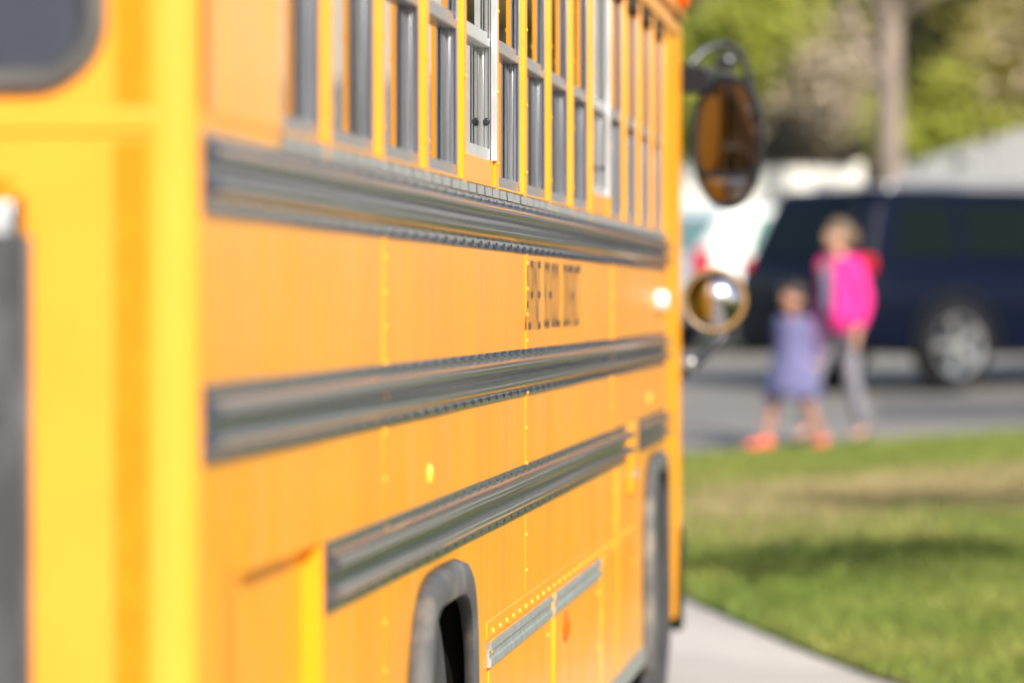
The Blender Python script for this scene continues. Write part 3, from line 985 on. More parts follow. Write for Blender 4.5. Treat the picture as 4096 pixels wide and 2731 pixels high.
def make_car(name, loc, rz, label, paint, dims, clad, rimm, glz):
    """forward is +x; dims: length L, half width W, belt height, roof height, wheel radius, wheel base"""
    L, W, zb, zr, wr, wb = dims['L'], dims['W'], dims['belt'], dims['roof'], dims['wr'], dims['wb']
    c = thing(name, loc, label, 'car', rz=rz)
    xr_, xf = -L / 2, L / 2
    # lower body: sections along the car
    st = [(-0.500, 0.80, 0.50, zb - 0.20), (-0.495, 0.90, 0.40, zb - 0.08), (-0.475, 0.96, 0.34, zb), (-0.40, 0.995, 0.30, zb + 0.01), (-0.2, 1.0, 0.29, zb), (0.05, 1.0, 0.29, zb - 0.015),
          (0.2, 0.99, 0.29, zb - 0.04), (0.28, 0.975, 0.30, zb - 0.07), (0.38, 0.94, 0.31, zb - 0.13), (0.45, 0.88, 0.33, zb - 0.20), (0.487, 0.78, 0.38, zb - 0.30), (0.5, 0.62, 0.45, zb - 0.40)]
    if 'rear' in dims:
        st[0] = (-0.500, 0.86, 0.50, zb - 0.06)
        st[1] = (-0.495, 0.94, 0.40, zb - dims['rear'])
    rings = []
    for t, w, z0, z1 in st:
        w *= W
        zm = z0 + (z1 - z0) * 0.55
        sec = [(w * 0.86, z0), (w * 0.97, z0 + 0.07), (w, zm), (w * 0.985, z1 - 0.10), (w * 0.93, z1 - 0.01), (w * 0.6, z1 + 0.025)]
        ring = [(t * L, y, z) for y, z in sec] + [(t * L, 0, z1 + 0.035)] + [(t * L, -y, z) for y, z in reversed(sec)]
        rings.append(ring)
    MB().loft(rings).build('body', paint, c, local=True, smooth=40)
    # greenhouse
    ga, gb, ta, tb = dims['green']
    wt = W * 0.77
    lv = []
    for k in range(6):
        t = k / 5
        lv.append(rect_ring(ga + (ta - ga) * t, gb + (tb - gb) * t, W * 0.92 + (wt - W * 0.92) * t, zb + (zr - 0.05 - zb) * t, 0.16, 5))
    lv.append(rect_ring(ta + 0.05, tb - 0.06, wt - 0.06, zr - 0.015, 0.16, 5))
    lv.append(rect_ring(ta + 0.3, tb - 0.3, wt - 0.3, zr, 0.16, 5))
    MB().loft(lv).build('cabin', paint, c, local=True, smooth=45)
    H = zr - 0.05 - zb
    def side_pt(s, t, x, off):
        return (x, s * (W * 0.92 + (wt - W * 0.92) * t + off), zb + H * t)
    for s in (-1, 1):
        for x0, x1, xt0, xt1 in dims['glass']:
            b = MB()
            rr = []
            for off in (0.004, 0.012):
                rr.append([side_pt(s, 0.10, x0, off), side_pt(s, 0.10, x1, off), side_pt(s, 0.86, xt1, off), side_pt(s, 0.86, xt0, off)])
            b.loft(rr)
            b.build('side_window', glz, c, local=True, smooth=0, bevel=0.003)
    # rear window
    def rear_pt(y, t, off):
        return (ga + (ta - ga) * t - off, y * (W * 0.92 + (wt - W * 0.92) * t), zb + H * t)
    b = MB()
    b.loft([[rear_pt(-0.78, 0.10, o), rear_pt(0.78, 0.10, o), rear_pt(0.80, 0.86, o), rear_pt(-0.80, 0.86, o)] for o in (0.004, 0.014)])
    b.build('rear_window', glz, c, local=True, smooth=0, bevel=0.003)
    def front_pt(y, t, off):
        return (gb + (tb - gb) * t + off, y * (W * 0.92 + (wt - W * 0.92) * t), zb + H * t)
    b = MB()
    b.loft([[front_pt(-0.8, 0.08, o), front_pt(0.8, 0.08, o), front_pt(0.8, 0.9, o), front_pt(-0.8, 0.9, o)] for o in (0.004, 0.014)])
    b.build('windscreen', glz, c, local=True, smooth=0)
    # tail lamps wrap round the rear corner
    for s in (-1, 1):
        b = MB()
        zt, zl = zb + dims['lamp'][1], zb + dims['lamp'][0]
        xx = xr_ + 0.005
        pts = [(xx - 0.012, s * W * 0.80), (xx - 0.010, s * W * 0.88), (xx + 0.10, s * (W * 0.975)), (xx + 0.15, s * (W * 1.0)), (xx + 0.15, s * W * 0.9), (xx + 0.10, s * W * 0.8)]
        b.loft([[(x, y, z) for x, y in pts] for z in (zl, (zl + zt) / 2, zt)])
        b.build('tail_lamp', M['redlens'], c, local=True, bevel=0.03)
        b = MB()
        b.box(0.25 * L - 0.05, 0.25 * L + 0.11, s * W * 0.95 if s > 0 else -W * 0.95 - 0.20, s * W * 0.95 + 0.20 if s > 0 else -W * 0.95, zb - 0.01, zb + 0.15)
        b.build('door_mirror', paint, c, local=True, bevel=0.04)
        for xd in (-0.10 * L, 0.12 * L):
            b = MB().box(xd, xd + 0.17, s * W * 1.0 - 0.012, s * W * 1.0 + 0.016, zb - 0.15, zb - 0.12)
            b.build('door_handle', rimm, c, local=True, bevel=0.006)
    b = MB()
    b.box(xr_ - 0.035, xr_ + 0.20, -W * 0.90, W * 0.90, 0.36, 0.60)
    b.build('rear_bumper', clad, c, local=True, bevel=0.05)
    MB().box(xr_ - 0.045, xr_ - 0.030, -0.16, 0.16, zb - 0.30, zb - 0.19).build('number_plate', M['alubright'], c, local=True, bevel=0.004)
    if dims.get('rack'):
        for s in (-1, 1):
            b = MB()
            b.tube([(ta + 0.25, s * wt * 0.84, zr - 0.03), (ta + 0.30, s * wt * 0.84, zr + 0.045), (tb - 0.45, s * wt * 0.84, zr + 0.045), (tb - 0.38, s * wt * 0.84, zr - 0.03)], 0.016, 8)
            b.build('roof_rack', rimm, c, local=True)
    for x in (-wb / 2 + dims['xoff'], wb / 2 + dims['xoff']):
        for s in (-1, 1):
            b = MB()
            b.lathe([(wr + 0.11, -0.10), (wr + 0.11, 0.006), (wr + 0.05, 0.010), (wr + 0.04, -0.03), (0.02, -0.03)], (x, s * W * 0.995, wr + 0.01), axis='y', n=32, sweep=math.radians(196), a0=math.radians(-98))
            if s < 0:
                b.v = [(p[0], -2 * W * 0.995 - p[1] + 0 if False else (-W * 0.995 - (p[1] + W * 0.995)), p[2]) for p in b.v]
            b.build('wheel_arch', M['black'] if clad is M['black'] else M['cladding'], c, local=True)
            w = bpy.data.objects.new('wheel', None)
            COL.objects.link(w)
            w.parent = c
            w.location = (x, s * (W * 0.995 - 0.07), wr)
            w.rotation_euler = (0, 0, 0 if s > 0 else PI)
            MB().lathe([(wr * 0.68, 0.085), (wr * 0.80, 0.10), (wr * 0.95, 0.095), (wr, 0.06), (wr, -0.10), (wr * 0.7, -0.12)], (0, 0, 0), axis='y', n=36).build('tyre', M['cartyre'], w, local=True)
            b = MB()
            b.lathe([(wr * 0.60, 0.05), (wr * 0.66, 0.085), (wr * 0.70, 0.088), (wr * 0.70, -0.05)], (0, 0, 0), axis='y', n=36)
            b.lathe([(0.001, 0.075), (0.05, 0.073), (0.06, 0.04)], (0, 0, 0), axis='y', n=20)
            for k in range(5):
                a = 2 * PI * k / 5 + 0.3
                q = Matrix.Rotation(a, 3, 'Y')
                vs = [(-0.03, 0.03, 0.03), (0.03, 0.03, 0.03), (0.03, 0.075, 0.03), (-0.03, 0.075, 0.03),
                      (-0.04, 0.045, wr * 0.66), (0.04, 0.045, wr * 0.66), (0.04, 0.085, wr * 0.66), (-0.04, 0.085, wr * 0.66)]
                b.add([q @ Vector(v) for v in vs], [(0, 1, 2, 3), (7, 6, 5, 4), (0, 4, 5, 1), (1, 5, 6, 2), (2, 6, 7, 3), (3, 7, 4, 0)])
            b.build('rim', rimm, w, local=True, smooth=30)
            MB().lathe([(wr * 0.6, -0.02), (0.01, -0.02)], (0, 0, 0), axis='y', n=24).build('brake_disc', M['cladding'], w, local=True)
    return c

M['navy'] = mat('dark_navy_car_paint', (0.002, 0.0042, 0.014), 0.26, coat=0.06, spec=0.09)
M['whitecar'] = mat('white_car_paint', (0.72, 0.76, 0.74), 0.25, coat=0.8)
M['carglass'] = mat('dark_car_glass', (0.003, 0.006, 0.005), 0.08, spec=0.14)
M['cladding'] = mat('dark_car_cladding', (0.006, 0.0065, 0.008), 0.6, spec=0.15)
M['cartyre'] = mat('car_tyre_rubber', (0.018, 0.018, 0.019), 0.8, spec=0.12, var=0.2, vscale=9)
M['alloy'] = mat('silver_alloy', (0.45, 0.46, 0.48), 0.3, metal=0.9)

HEAD = math.radians(38)
fwd = Vector((math.cos(HEAD), math.sin(HEAD), 0))
left = Vector((-math.sin(HEAD), math.cos(HEAD), 0))
suv_d = dict(L=4.85, W=0.97, belt=1.10, roof=1.78, wr=0.385, wb=2.80, xoff=0.03, green=(-2.39, 1.25, -2.14, 0.35), rack=True, lamp=(-0.09, 0.07), rear=0.02,
             glass=[(-2.02, -1.30, -1.86, -1.30), (-1.20, -0.28, -1.20, -0.30), (-0.18, 0.95, -0.20, 0.30)])
wheel_pos = Vector((0.148, 40.6, 0))
cpos = wheel_pos - fwd * (-1.37) + left * 0.9
make_car('parked_car', (cpos.x, cpos.y, gz(cpos.x, cpos.y) - 0.02), HEAD, 'dark navy sport utility vehicle with roof rack parked behind the walking people', M['navy'], suv_d, M['cladding'], M['alloy'], M['carglass'])
hat_d = dict(L=4.3, W=0.90, belt=0.98, roof=1.53, wr=0.33, wb=2.6, xoff=0.0, green=(-2.08, 1.30, -1.62, 0.35), lamp=(-0.20, 0.08),
             glass=[(-1.50, -0.80, -1.30, -0.80), (-0.72, 0.1, -0.72, 0.08), (0.2, 1.05, 0.18, 0.35)])
rc = Vector((-2.3, 47.4, 0))
cp = rc + fwd * 2.0 + left * 0.9
make_car('parked_car', (cp.x, cp.y, gz(cp.x, cp.y) - 0.02), HEAD, 'white hatchback with red tail lamps parked beyond the bus mirrors', M['whitecar'], hat_d, M['whitecar'], M['alloy'], mat('green_tinted_car_glass', (0.16, 0.27, 0.25), 0.1, spec=0.5))

# ------------------------------------------------------------------ fence and house
M['fencewhite'] = mat('white_fence_paint', (0.80, 0.78, 0.70), 0.6, var=0.06, vscale=2)
def fence(p0, p1, h, label, n, paint):
    a, c = Vector(p0), Vector(p1)
    d = (c - a)
    f = thing('picket_fence', (a.x, a.y, gz(a.x, a.y)), label, 'fence', 'picket fences behind the parked cars')
    L = d.length
    u = d.normalized()
    nrm = Vector((-u.y, u.x, 0))
    w = L / n
    ang = math.atan2(u.y, u.x)
    first = None
    b0 = wloc(f)
    for k in range(n):
        p = a + u * (w * (k + 0.5))
        z = gz(p.x, p.y) - b0.z
        if first is None:
            b = MB()
            hw = w * 0.455
            b.add([(-hw, -0.012, 0.06), (hw, -0.012, 0.06), (hw, 0.012, 0.06), (-hw, 0.012, 0.06), (-hw, -0.012, h - 0.05), (hw, -0.012, h - 0.05), (hw, 0.012, h - 0.05), (-hw, 0.012, h - 0.05), (0, -0.012, h), (0, 0.012, h)],
                  [(0, 3, 2, 1), (0, 1, 5, 8, 4), (1, 2, 6, 5), (2, 3, 7, 9, 6), (3, 0, 4, 7), (4, 8, 9, 7), (5, 6, 9, 8)])
            first = b.build('picket', paint, f, local=True, smooth=0)
            o = first
        else:
            o = first.copy()
            COL.objects.link(o)
            o.parent = f
        o.location = (p.x - b0.x, p.y - b0.y, z)
        o.rotation_euler = (0, 0, ang + random.gauss(0, 0.015))
    for zz in (0.35, h - 0.4):
        q0, q1 = a + nrm * 0.045, c + nrm * 0.045
        b = MB()
        zs0, zs1 = gz(q0.x, q0.y) + zz, gz(q1.x, q1.y) + zz
        t = nrm * 0.03
        b.loft([[(q.x - t.x, q.y - t.y, z - 0.045), (q.x + t.x, q.y + t.y, z - 0.045), (q.x + t.x, q.y + t.y, z + 0.045), (q.x - t.x, q.y - t.y, z + 0.045)] for q, z in ((q0, zs0), (q1, zs1))])
        b.build('rail', paint, f, smooth=0)
    k = 0
    m_ = max(1, int(L / 2.4))
    for k in range(m_ + 1):
        p = a + u * (L * k / m_) + nrm * 0.13
        z = gz(p.x, p.y)
        MB().box(p.x - 0.05, p.x + 0.05, p.y - 0.05, p.y + 0.05, z - 0.05, z + h + 0.03).build('post', paint, f, bevel=0.008)
    return f

fence((-7.0, 52.5, 0), (-0.9, 51.0, 0), 1.95, 'white picket fence behind the white hatchback, lower section', 44, M['fencewhite'])
fence((-0.45, 51.2, 0), (8.0, 51.6, 0), 2.0, 'white picket fence, painted darker for its partial shade, climbing the slope behind the navy vehicle', 62, mat('shaded_fence_paint', (0.25, 0.252, 0.265), 0.7, var=0.12, vscale=3))  # same paint as the other section, greyed to hold the partial shade

hs = thing('house', (-6.6, 66, gz(-6.6, 66)), 'pale blue grey flat roofed clapboard house behind the fence beside the bus', 'house')
M['siding'] = mat('pale_blue_siding', (0.50, 0.55, 0.62), 0.6, var=0.05, vscale=2)
M['roofing'] = mat('brown_roof_shingle', (0.10, 0.075, 0.06), 0.9, var=0.3, vscale=6)
zb_ = gz(-6.6, 66)
MB().box(-10, -3.16, 64.02, 71, zb_ - 0.5, 4.55).build('wall', M['siding'], hs)
first = None
for k in range(11):
    z = zb_ + 0.25 * k
    b = MB()
    b.add([(-10, 63.98, z), (-3.14, 63.98, z), (-3.14, 64.0195, z), (-10, 64.0195, z), (-10, 64.005, z + 0.25), (-3.14, 64.005, z + 0.25), (-3.14, 64.0195, z + 0.25), (-10, 64.0195, z + 0.25)],
          [(0, 3, 2, 1), (4, 5, 6, 7), (0, 1, 5, 4), (1, 2, 6, 5), (3, 0, 4, 7)])
    b.build('siding_board', M['siding'], hs, smooth=0)
MB().box(-3.16, -3.02, 63.93, 64.1, zb_, 4.54).build('corner_board', M['fencewhite'], hs)
MB().box(-10.1, -2.98, 63.86, 71.1, 4.5505, 4.66).build('flat_roof', M['fencewhite'], hs, bevel=0.02)
w = MB().box(-8.2, -6.9, 63.9, 63.975, 2.6, 3.9).build('window', M['fencewhite'], hs, bevel=0.01)
MB().box(-8.1, -7.0, 63.88, 63.899, 2.7, 3.8).build('pane', M['darkglass'], w, smooth=0)

h2 = thing('house', (8.0, 60, gz(8.0, 60)), 'unseen cream rendered house with brown roof, added for its reflection in the bus side', 'house')  # out of view, added so the panes and paint reflect something cream
M['cream'] = mat('cream_render', (0.66, 0.60, 0.52), 0.8, var=0.05, vscale=1)
z2 = gz(8.0, 60)
MB().box(4.2, 15, 58, 66, z2 - 2.5, 7.6).build('wall', M['cream'], h2)
b = MB()
b.loft([[(3.8, 57.4, 7.61), (3.8, 62, 9.2), (3.8, 66.6, 7.61)], [(15.4, 57.4, 7.61), (15.4, 62, 9.2), (15.4, 66.6, 7.61)]])
b.build('roof', M['roofing'], h2, smooth=0)
for wx in (7.2, 10.4, 13.0):
    for wz in (3.2, 5.6):
        w = MB().box(wx, wx + 1.1, 57.93, 57.998, wz, wz + 1.4).build('window', M['fencewhite'], h2, bevel=0.01)
        MB().box(wx + 0.08, wx + 1.02, 57.91, 57.9285, wz + 0.08, wz + 1.32).build('pane', M['darkglass'], w, smooth=0)

# ------------------------------------------------------------------ trees
bark_pale = mat('pale_brown_bark', (0.21, 0.17, 0.14), 0.9, var=0.3, vscale=5, vstretch=(1, 1, 0.3), bump=0.5, bscale=14)
bark_dark = mat('dark_bark', (0.11, 0.085, 0.065), 0.9, var=0.3, vscale=5, vstretch=(1, 1, 0.3), bump=0.5, bscale=14)
LEAF = {
    'spring': mat('spring_olive_leaves', (0.34, 0.32, 0.07), 0.6, island=0.35, second=(0.42, 0.37, 0.14), vscale=0.7, leaf=0.5),
    'bright': mat('bright_spring_leaves', (0.32, 0.36, 0.04), 0.6, island=0.3, second=(0.42, 0.43, 0.08), vscale=0.8, leaf=0.5),
    'twig': mat('bare_twigs_and_buds', (0.30, 0.24, 0.18), 0.8, island=0.4, second=(0.36, 0.30, 0.20), vscale=0.8),
    'dark': mat('dark_evergreen_needles', (0.030, 0.032, 0.020), 0.7, island=0.5, second=(0.075, 0.055, 0.035), vscale=1.2),
    'gold': mat('golden_spring_leaves', (0.42, 0.35, 0.10), 0.6, island=0.3, second=(0.34, 0.31, 0.07), vscale=0.9, leaf=0.5),
}
def leaf_mesh(pts, size, rng, tri=False):
    n = len(pts)
    a = rng.normal(size=(n, 3)) + np.array([0.35, -0.75, 0.75])      # leaves turn towards the light
    a /= np.linalg.norm(a, axis=1)[:, None]
    r = rng.normal(size=(n, 3))
    u = np.cross(a, r)
    u /= np.linalg.norm(u, axis=1)[:, None]
    w = np.cross(a, u)
    s = size * rng.uniform(0.5, 1.3, n)[:, None]
    V = np.stack([pts - u * s, pts + w * s * 0.55, pts + u * s, pts - w * s * 0.55], 1).reshape(-1, 3)
    return V.tolist(), np.arange(4 * n).reshape(-1, 4).tolist()

def tree(name, x, y, label, leaf, bark, trunk_r, trunk_h, crown, n_clump, per, size, seed, limbs=6, lean=(0, 0), group=None, fork=None, twig=0.0, base=None, clumps=None, spread=1.0):
    """crown: (centre z, radius x, radius y, radius z)"""
    rng = np.random.default_rng(seed)
    rr = random.Random(seed)
    z0 = gz(x, y) if base is None else base
    t = thing(name, (x, y, z0), label, 'tree' if 'shrub' not in name else 'shrub', group)
    b = MB()
    top = Vector((lean[0], lean[1], trunk_h))
    pts = [Vector((0, 0, -0.1)), Vector((0, 0, 0.15)), Vector((lean[0] * 0.3, lean[1] * 0.3, trunk_h * 0.4)), Vector((lean[0] * 0.7, lean[1] * 0.7, trunk_h * 0.75)), top, top + Vector((0.1, 0, (crown[0] + crown[3] * 0.6 - trunk_h)))]
    b.tube(pts, [trunk_r * 1.6, trunk_r * 1.15, trunk_r, trunk_r * 0.9, trunk_r * 0.75, trunk_r * 0.15], 10)
    cc = Vector((lean[0], lean[1], crown[0]))
    cl = []
    for k in range(n_clump):
        d = rng.normal(size=3)
        d /= np.linalg.norm(d)
        rad = rng.uniform(0.25, 1.0) ** 0.5
        cl.append(np.array([cc.x + d[0] * crown[1] * rad, cc.y + d[1] * crown[2] * rad, cc.z + d[2] * crown[3] * rad]))
    if clumps:
        cl = [np.array((c[0] - x, c[1] - y, c[2] - z0)) for c in clumps]
    for k in range(limbs):
        c = Vector(cl[k % len(cl)].tolist())
        s = pts[3] + (pts[4] - pts[3]) * rr.random()
        mid = s * 0.45 + c * 0.55 + Vector((rr.uniform(-0.3, 0.3), rr.uniform(-0.3, 0.3), -0.25))
        b.tube([s, mid, c], [trunk_r * 0.45, trunk_r * 0.28, trunk_r * 0.06], 7)
    if fork:
        for fp in fork:
            b.tube([Vector(p) for p in fp[0]], fp[1], 8)
    b.build('trunk', bark, t, local=True, smooth=60)
    P = []
    for c in cl:
        s = rng.uniform(0.55, 1.15)
        P.append(c + rng.normal(size=(per, 3)) * np.array([0.42, 0.42, 0.34]) * s * spread * (crown[1] / 2.2) ** 0.6)
    P = np.concatenate(P)
    v, f = leaf_mesh(P, size, rng)
    b = MB()
    b.add(v, f)
    b.build('crown', leaf, t, local=True, smooth=0)
    if twig > 0:
        v, f = leaf_mesh(P[rng.random(len(P)) < twig] + rng.normal(size=3) * 0.2, size * 0.9, rng)
        b = MB()
        b.add(v, f)
        b.build('bare_twigs', LEAF['twig'], t, local=True, smooth=0)
    return t

G = 'trees behind the fence'
tree('tree', -0.49, 49.0, 'tree with a straight pale trunk and forked limb behind the navy vehicle', LEAF['spring'], bark_pale, 0.135, 4.6, (5.4, 2.5, 2.0, 1.8), 40, 110, 0.085, 11, limbs=8, group=G, twig=0.6,
     fork=[([(0, 0, 2.75), (-0.22, -0.05, 3.15), (-0.42, -0.1, 3.6), (-0.62, -0.1, 4.4)], [0.06, 0.045, 0.04, 0.03]), ([(0, 0, 3.0), (-0.14, 0.1, 3.5), (-0.22, 0.1, 4.2)], [0.05, 0.04, 0.03])])
tree('tree', -2.35, 57.5, 'bright green leafy tree right of the bus mirror', LEAF['bright'], bark_dark, 0.13, 2.0, (2.7, 1.2, 1.2, 1.45), 40, 190, 0.10, 12, group=G)
tree('tree', -3.3, 75, 'tall olive green spring tree rising behind the pale house', LEAF['bright'], bark_dark, 0.2, 3.0, (4.2, 2.6, 2.2, 2.8), 46, 150, 0.13, 13, group=G, twig=0.3)
tree('tree', 0.2, 63, 'spring tree with half bare twigs directly behind the pale trunk', LEAF['spring'], bark_dark, 0.16, 2.2, (3.4, 1.9, 1.7, 2.3), 60, 180, 0.11, 14, group=G, twig=0.6)
tree('tree', 1.9, 59, 'golden green tree at the right behind the sloping fence', LEAF['gold'], bark_dark, 0.16, 2.2, (3.6, 1.9, 1.7, 2.2), 60, 190, 0.10, 15, group=G, twig=0.45)
tree('tree', 1.6, 66.5, 'yellow green tree filling the gap between the pale trunk and the golden tree', LEAF['bright'], bark_dark, 0.18, 3.0, (4.4, 2.6, 1.8, 2.8), 64, 180, 0.13, 31, group=G, twig=0.25)
tree('tree', -1.2, 70, 'brownish budding tree above the dark evergreen shrubs', LEAF['gold'], bark_dark, 0.18, 3.0, (5.2, 2.0, 1.8, 2.2), 36, 130, 0.13, 16, group=G, twig=1.0)
tree('evergreen_shrub', -1.75, 54.6, 'dark brown evergreen shrub left of the pale trunk', LEAF['dark'], bark_dark, 0.06, 0.6, (1.5, 0.75, 0.6, 1.15), 22, 140, 0.07, 18, limbs=3)
tree('evergreen_shrub', -1.05, 55.2, 'dark rounded evergreen shrub just behind the pale trunk', LEAF['dark'], bark_dark, 0.06, 0.6, (1.3, 0.7, 0.6, 1.0), 20, 140, 0.07, 19, limbs=3, )

tree('shrub', 0.25, 53.6, 'yellow green shrub right of the pale trunk above the sloping fence', LEAF['bright'], bark_dark, 0.05, 0.8, (2.15, 0.8, 0.6, 0.85), 30, 150, 0.075, 41, limbs=5)
tree('shrub', 1.35, 54.2, 'golden budding shrub at the right edge above the sloping fence', LEAF['gold'], bark_dark, 0.05, 0.8, (2.4, 0.9, 0.6, 1.0), 34, 150, 0.08, 42, limbs=5, twig=0.4)
tree('shrub', -1.3, 56.6, 'pinkish brown twiggy shrub between the bright green tree and the pale trunk', LEAF['twig'], bark_dark, 0.06, 0.8, (2.3, 0.75, 0.6, 1.15), 32, 150, 0.075, 43, limbs=6)

# a far wood that reads as one mass closes the view behind the trees
rng = np.random.default_rng(77)
wood = []
for k in range(560):
    c = np.array([rng.uniform(-26, 34), rng.uniform(84, 98), 0])
    c[2] = gz(0, c[1]) + rng.uniform(0, 9.5)
    wood.append(c + rng.normal(size=(95, 3)) * np.array([1.1, 0.9, 0.8]))
v, f = leaf_mesh(np.concatenate(wood), 0.24, rng)
b = MB()
b.add(v, f)
wd = b.build('far_woods', mat('far_spring_woodland', (0.36, 0.33, 0.09), 0.8, island=0.35, second=(0.44, 0.36, 0.24), vscale=0.35, leaf=0.5), smooth=0, kind='stuff')

# the wooded side of the street behind the viewer, seen only in mirrors, paint and metal
wood = []
for k in range(460):
    c = np.array([rng.uniform(-45, 60), rng.uniform(-46, -34), 0])
    c[2] = rng.uniform(0, 15)
    wood.append(c + rng.normal(size=(60, 3)) * np.array([1.6, 1.2, 1.0]))
v, f = leaf_mesh(np.concatenate(wood), 0.42, rng)
b = MB()
b.add(v, f)
b.build('street_woods', mat('dark_green_woodland', (0.05, 0.07, 0.02), 0.8, island=0.5, second=(0.08, 0.075, 0.03), vscale=0.3), smooth=0, kind='stuff')

# the tree that stands right of the frame and dapples the lawn
tree('tree', 6.3, 17.8, 'half bare tree on the lawn whose branches shade the grass', LEAF['spring'], bark_dark, 0.16, 3.6, (5.6, 2.2, 2.0, 0.9), 9, 170, 0.085, 21, limbs=9, spread=0.62,
     clumps=[(3.65, 15.6, 5.6), (3.85, 15.95, 5.5), (4.1, 16.3, 5.65), (4.35, 16.75, 5.6), (4.65, 17.2, 5.5), (4.2, 20.0, 5.75), (4.8, 20.1, 5.8), (5.4, 20.2, 5.8), (6.0, 19.6, 6.0), (6.8, 18.2, 6.2), (7.6, 17.4, 6.3), (7.0, 19.0, 5.4)])

# ------------------------------------------------------------------ people
def skin(name, nodes, edges, m, parent, root=None, sub=2):
    names = list(nodes)
    me = bpy.data.meshes.new(name)
    me.from_pydata([nodes[k][:3] for k in names], [(names.index(a), names.index(c)) for a, c in edges], [])
    me.materials.append(m)
    o = bpy.data.objects.new(name, me)
    COL.objects.link(o)
    o.parent = parent
    sk = o.modifiers.new('skin', 'SKIN')
    sk.use_smooth_shade = True
    sv = me.skin_vertices[0].data
    for i, k in enumerate(names):
        r = nodes[k][3]
        sv[i].radius = r if isinstance(r, tuple) else (r, r)
        sv[i].use_root = (k == (root or names[0]))
    s = o.modifiers.new('subd', 'SUBSURF')
    s.levels = s.render_levels = sub
    return o

def add_hand(N, E, wrist, d, side, sc, tagname, fwdv):
    """d: direction of the hand, fwdv: towards the thumb side"""
    d = Vector(d).normalized()
    f_ = Vector(fwdv)
    f_ = (f_ - d * f_.dot(d)).normalized()
    w = Vector(N[wrist][:3])
    palm = w + d * 0.055 * sc
    N[tagname + 'palm'] = (*palm, (0.026 * sc, 0.016 * sc))
    E.append((wrist, tagname + 'palm'))
    curl = d.cross(f_) * side
    for i, (off, ln) in enumerate(((0.026, 0.070), (0.009, 0.080), (-0.009, 0.074), (-0.025, 0.058))):
        k = palm + d * 0.036 * sc + f_ * off * sc
        k2 = k + (d * 0.85 + curl * 0.35) * ln * 0.5 * sc
        k3 = k2 + (d * 0.6 + curl * 0.8) * ln * 0.5 * sc
        for q, p, r in (('a', k, 0.0095), ('b', k2, 0.0085), ('c', k3, 0.007)):
            N[f'{tagname}f{i}{q}'] = (*p, r * sc)
        E += [(tagname + 'palm', f'{tagname}f{i}a'), (f'{tagname}f{i}a', f'{tagname}f{i}b'), (f'{tagname}f{i}b', f'{tagname}f{i}c')]
    t1 = w + d * 0.03 * sc + f_ * 0.034 * sc
    t2 = t1 + (d * 0.75 + f_ * 0.6) * 0.042 * sc
    for q, p, r in (('a', t1, 0.011), ('b', t2, 0.009)):
        N[f'{tagname}t{q}'] = (*p, r * sc)
    E += [(wrist, tagname + 'ta'), (tagname + 'ta', tagname + 'tb')]

def face(parent, c, r, yaw, m_eye, m_lip, m_brow):
    """features on a head centred at c, facing -y turned by yaw"""
    q = Matrix.Rotation(yaw, 3, 'Z')
    for s in (-1, 1):
        p = Vector(c) + q @ Vector((s * 0.34 * r, -0.74 * r, 0.04 * r))
        MB().ball(p, 0.10 * r, 0.06 * r, 0.07 * r, 8, 6).build('eye', m_eye, parent, local=True)
        p = Vector(c) + q @ Vector((s * 0.35 * r, -0.76 * r, 0.24 * r))
        MB().ball(p, 0.17 * r, 0.05 * r, 0.035 * r, 8, 6).build('eyebrow', m_brow, parent, local=True)
    p = Vector(c) + q @ Vector((0, -0.72 * r, -0.58 * r))
    MB().ball(p, 0.22 * r, 0.07 * r, 0.06 * r, 8, 6).build('mouth', m_lip, parent, local=True)

def head_nodes(N, E, neck, c, r, yaw):
    q = Matrix.Rotation(yaw, 3, 'Z')
    c = Vector(c)
    N['jaw'] = (*(c + q @ Vector((0, -0.18 * r, -0.72 * r))), 0.60 * r)
    N['skull'] = (*(c + q @ Vector((0, 0.02 * r, 0.05 * r))), (0.88 * r, 0.98 * r))
    N['crown'] = (*(c + q @ Vector((0, 0.08 * r, 0.72 * r))), 0.62 * r)
    N['nose'] = (*(c + q @ Vector((0, -0.92 * r, -0.18 * r))), 0.15 * r)
    E += [(neck, 'jaw'), ('jaw', 'skull'), ('skull', 'crown'), ('skull', 'nose')]
    for s, n in ((-1, 'ear_r'), (1, 'ear_l')):
        N[n] = (*(c + q @ Vector((s * 0.98 * r, 0.10 * r, -0.10 * r))), (0.10 * r, 0.2 * r))
        E.append(('skull', n))

skin_fair = mat('fair_skin', (0.52, 0.29, 0.20), 0.5, var=0.05, vscale=6)
skin_tan = mat('tanned_skin', (0.42, 0.20, 0.13), 0.5, var=0.05, vscale=6)
hair_brown = mat('light_brown_hair', (0.15, 0.10, 0.058), 0.5, var=0.3, vscale=30)
hair_dark = mat('dark_hair', (0.03, 0.018, 0.012), 0.45, var=0.3, vscale=30)
pink = mat('hot_pink_cardigan', (0.80, 0.025, 0.26), 0.85, var=0.08, vscale=9)
shirt_m = mat('pale_blue_white_shirt', (0.74, 0.75, 0.86), 0.85, var=0.06, vscale=8)
pants_m = mat('grey_trousers', (0.20, 0.195, 0.235), 0.8, var=0.15, vscale=8)
dark_cloth = mat('dark_navy_cloth', (0.02, 0.022, 0.04), 0.8)
dress_m = mat('lavender_dress', (0.125, 0.122, 0.25), 0.85, var=0.12, vscale=9)
coral = mat('coral_shoe', (0.95, 0.12, 0.09), 0.5)
eye_m = mat('dark_eye', (0.03, 0.02, 0.02), 0.2)
lip_m = mat('lip', (0.45, 0.14, 0.12), 0.5)
purple = mat('purple_bag_fabric', (0.10, 0.015, 0.09), 0.7, var=0.2, vscale=10)

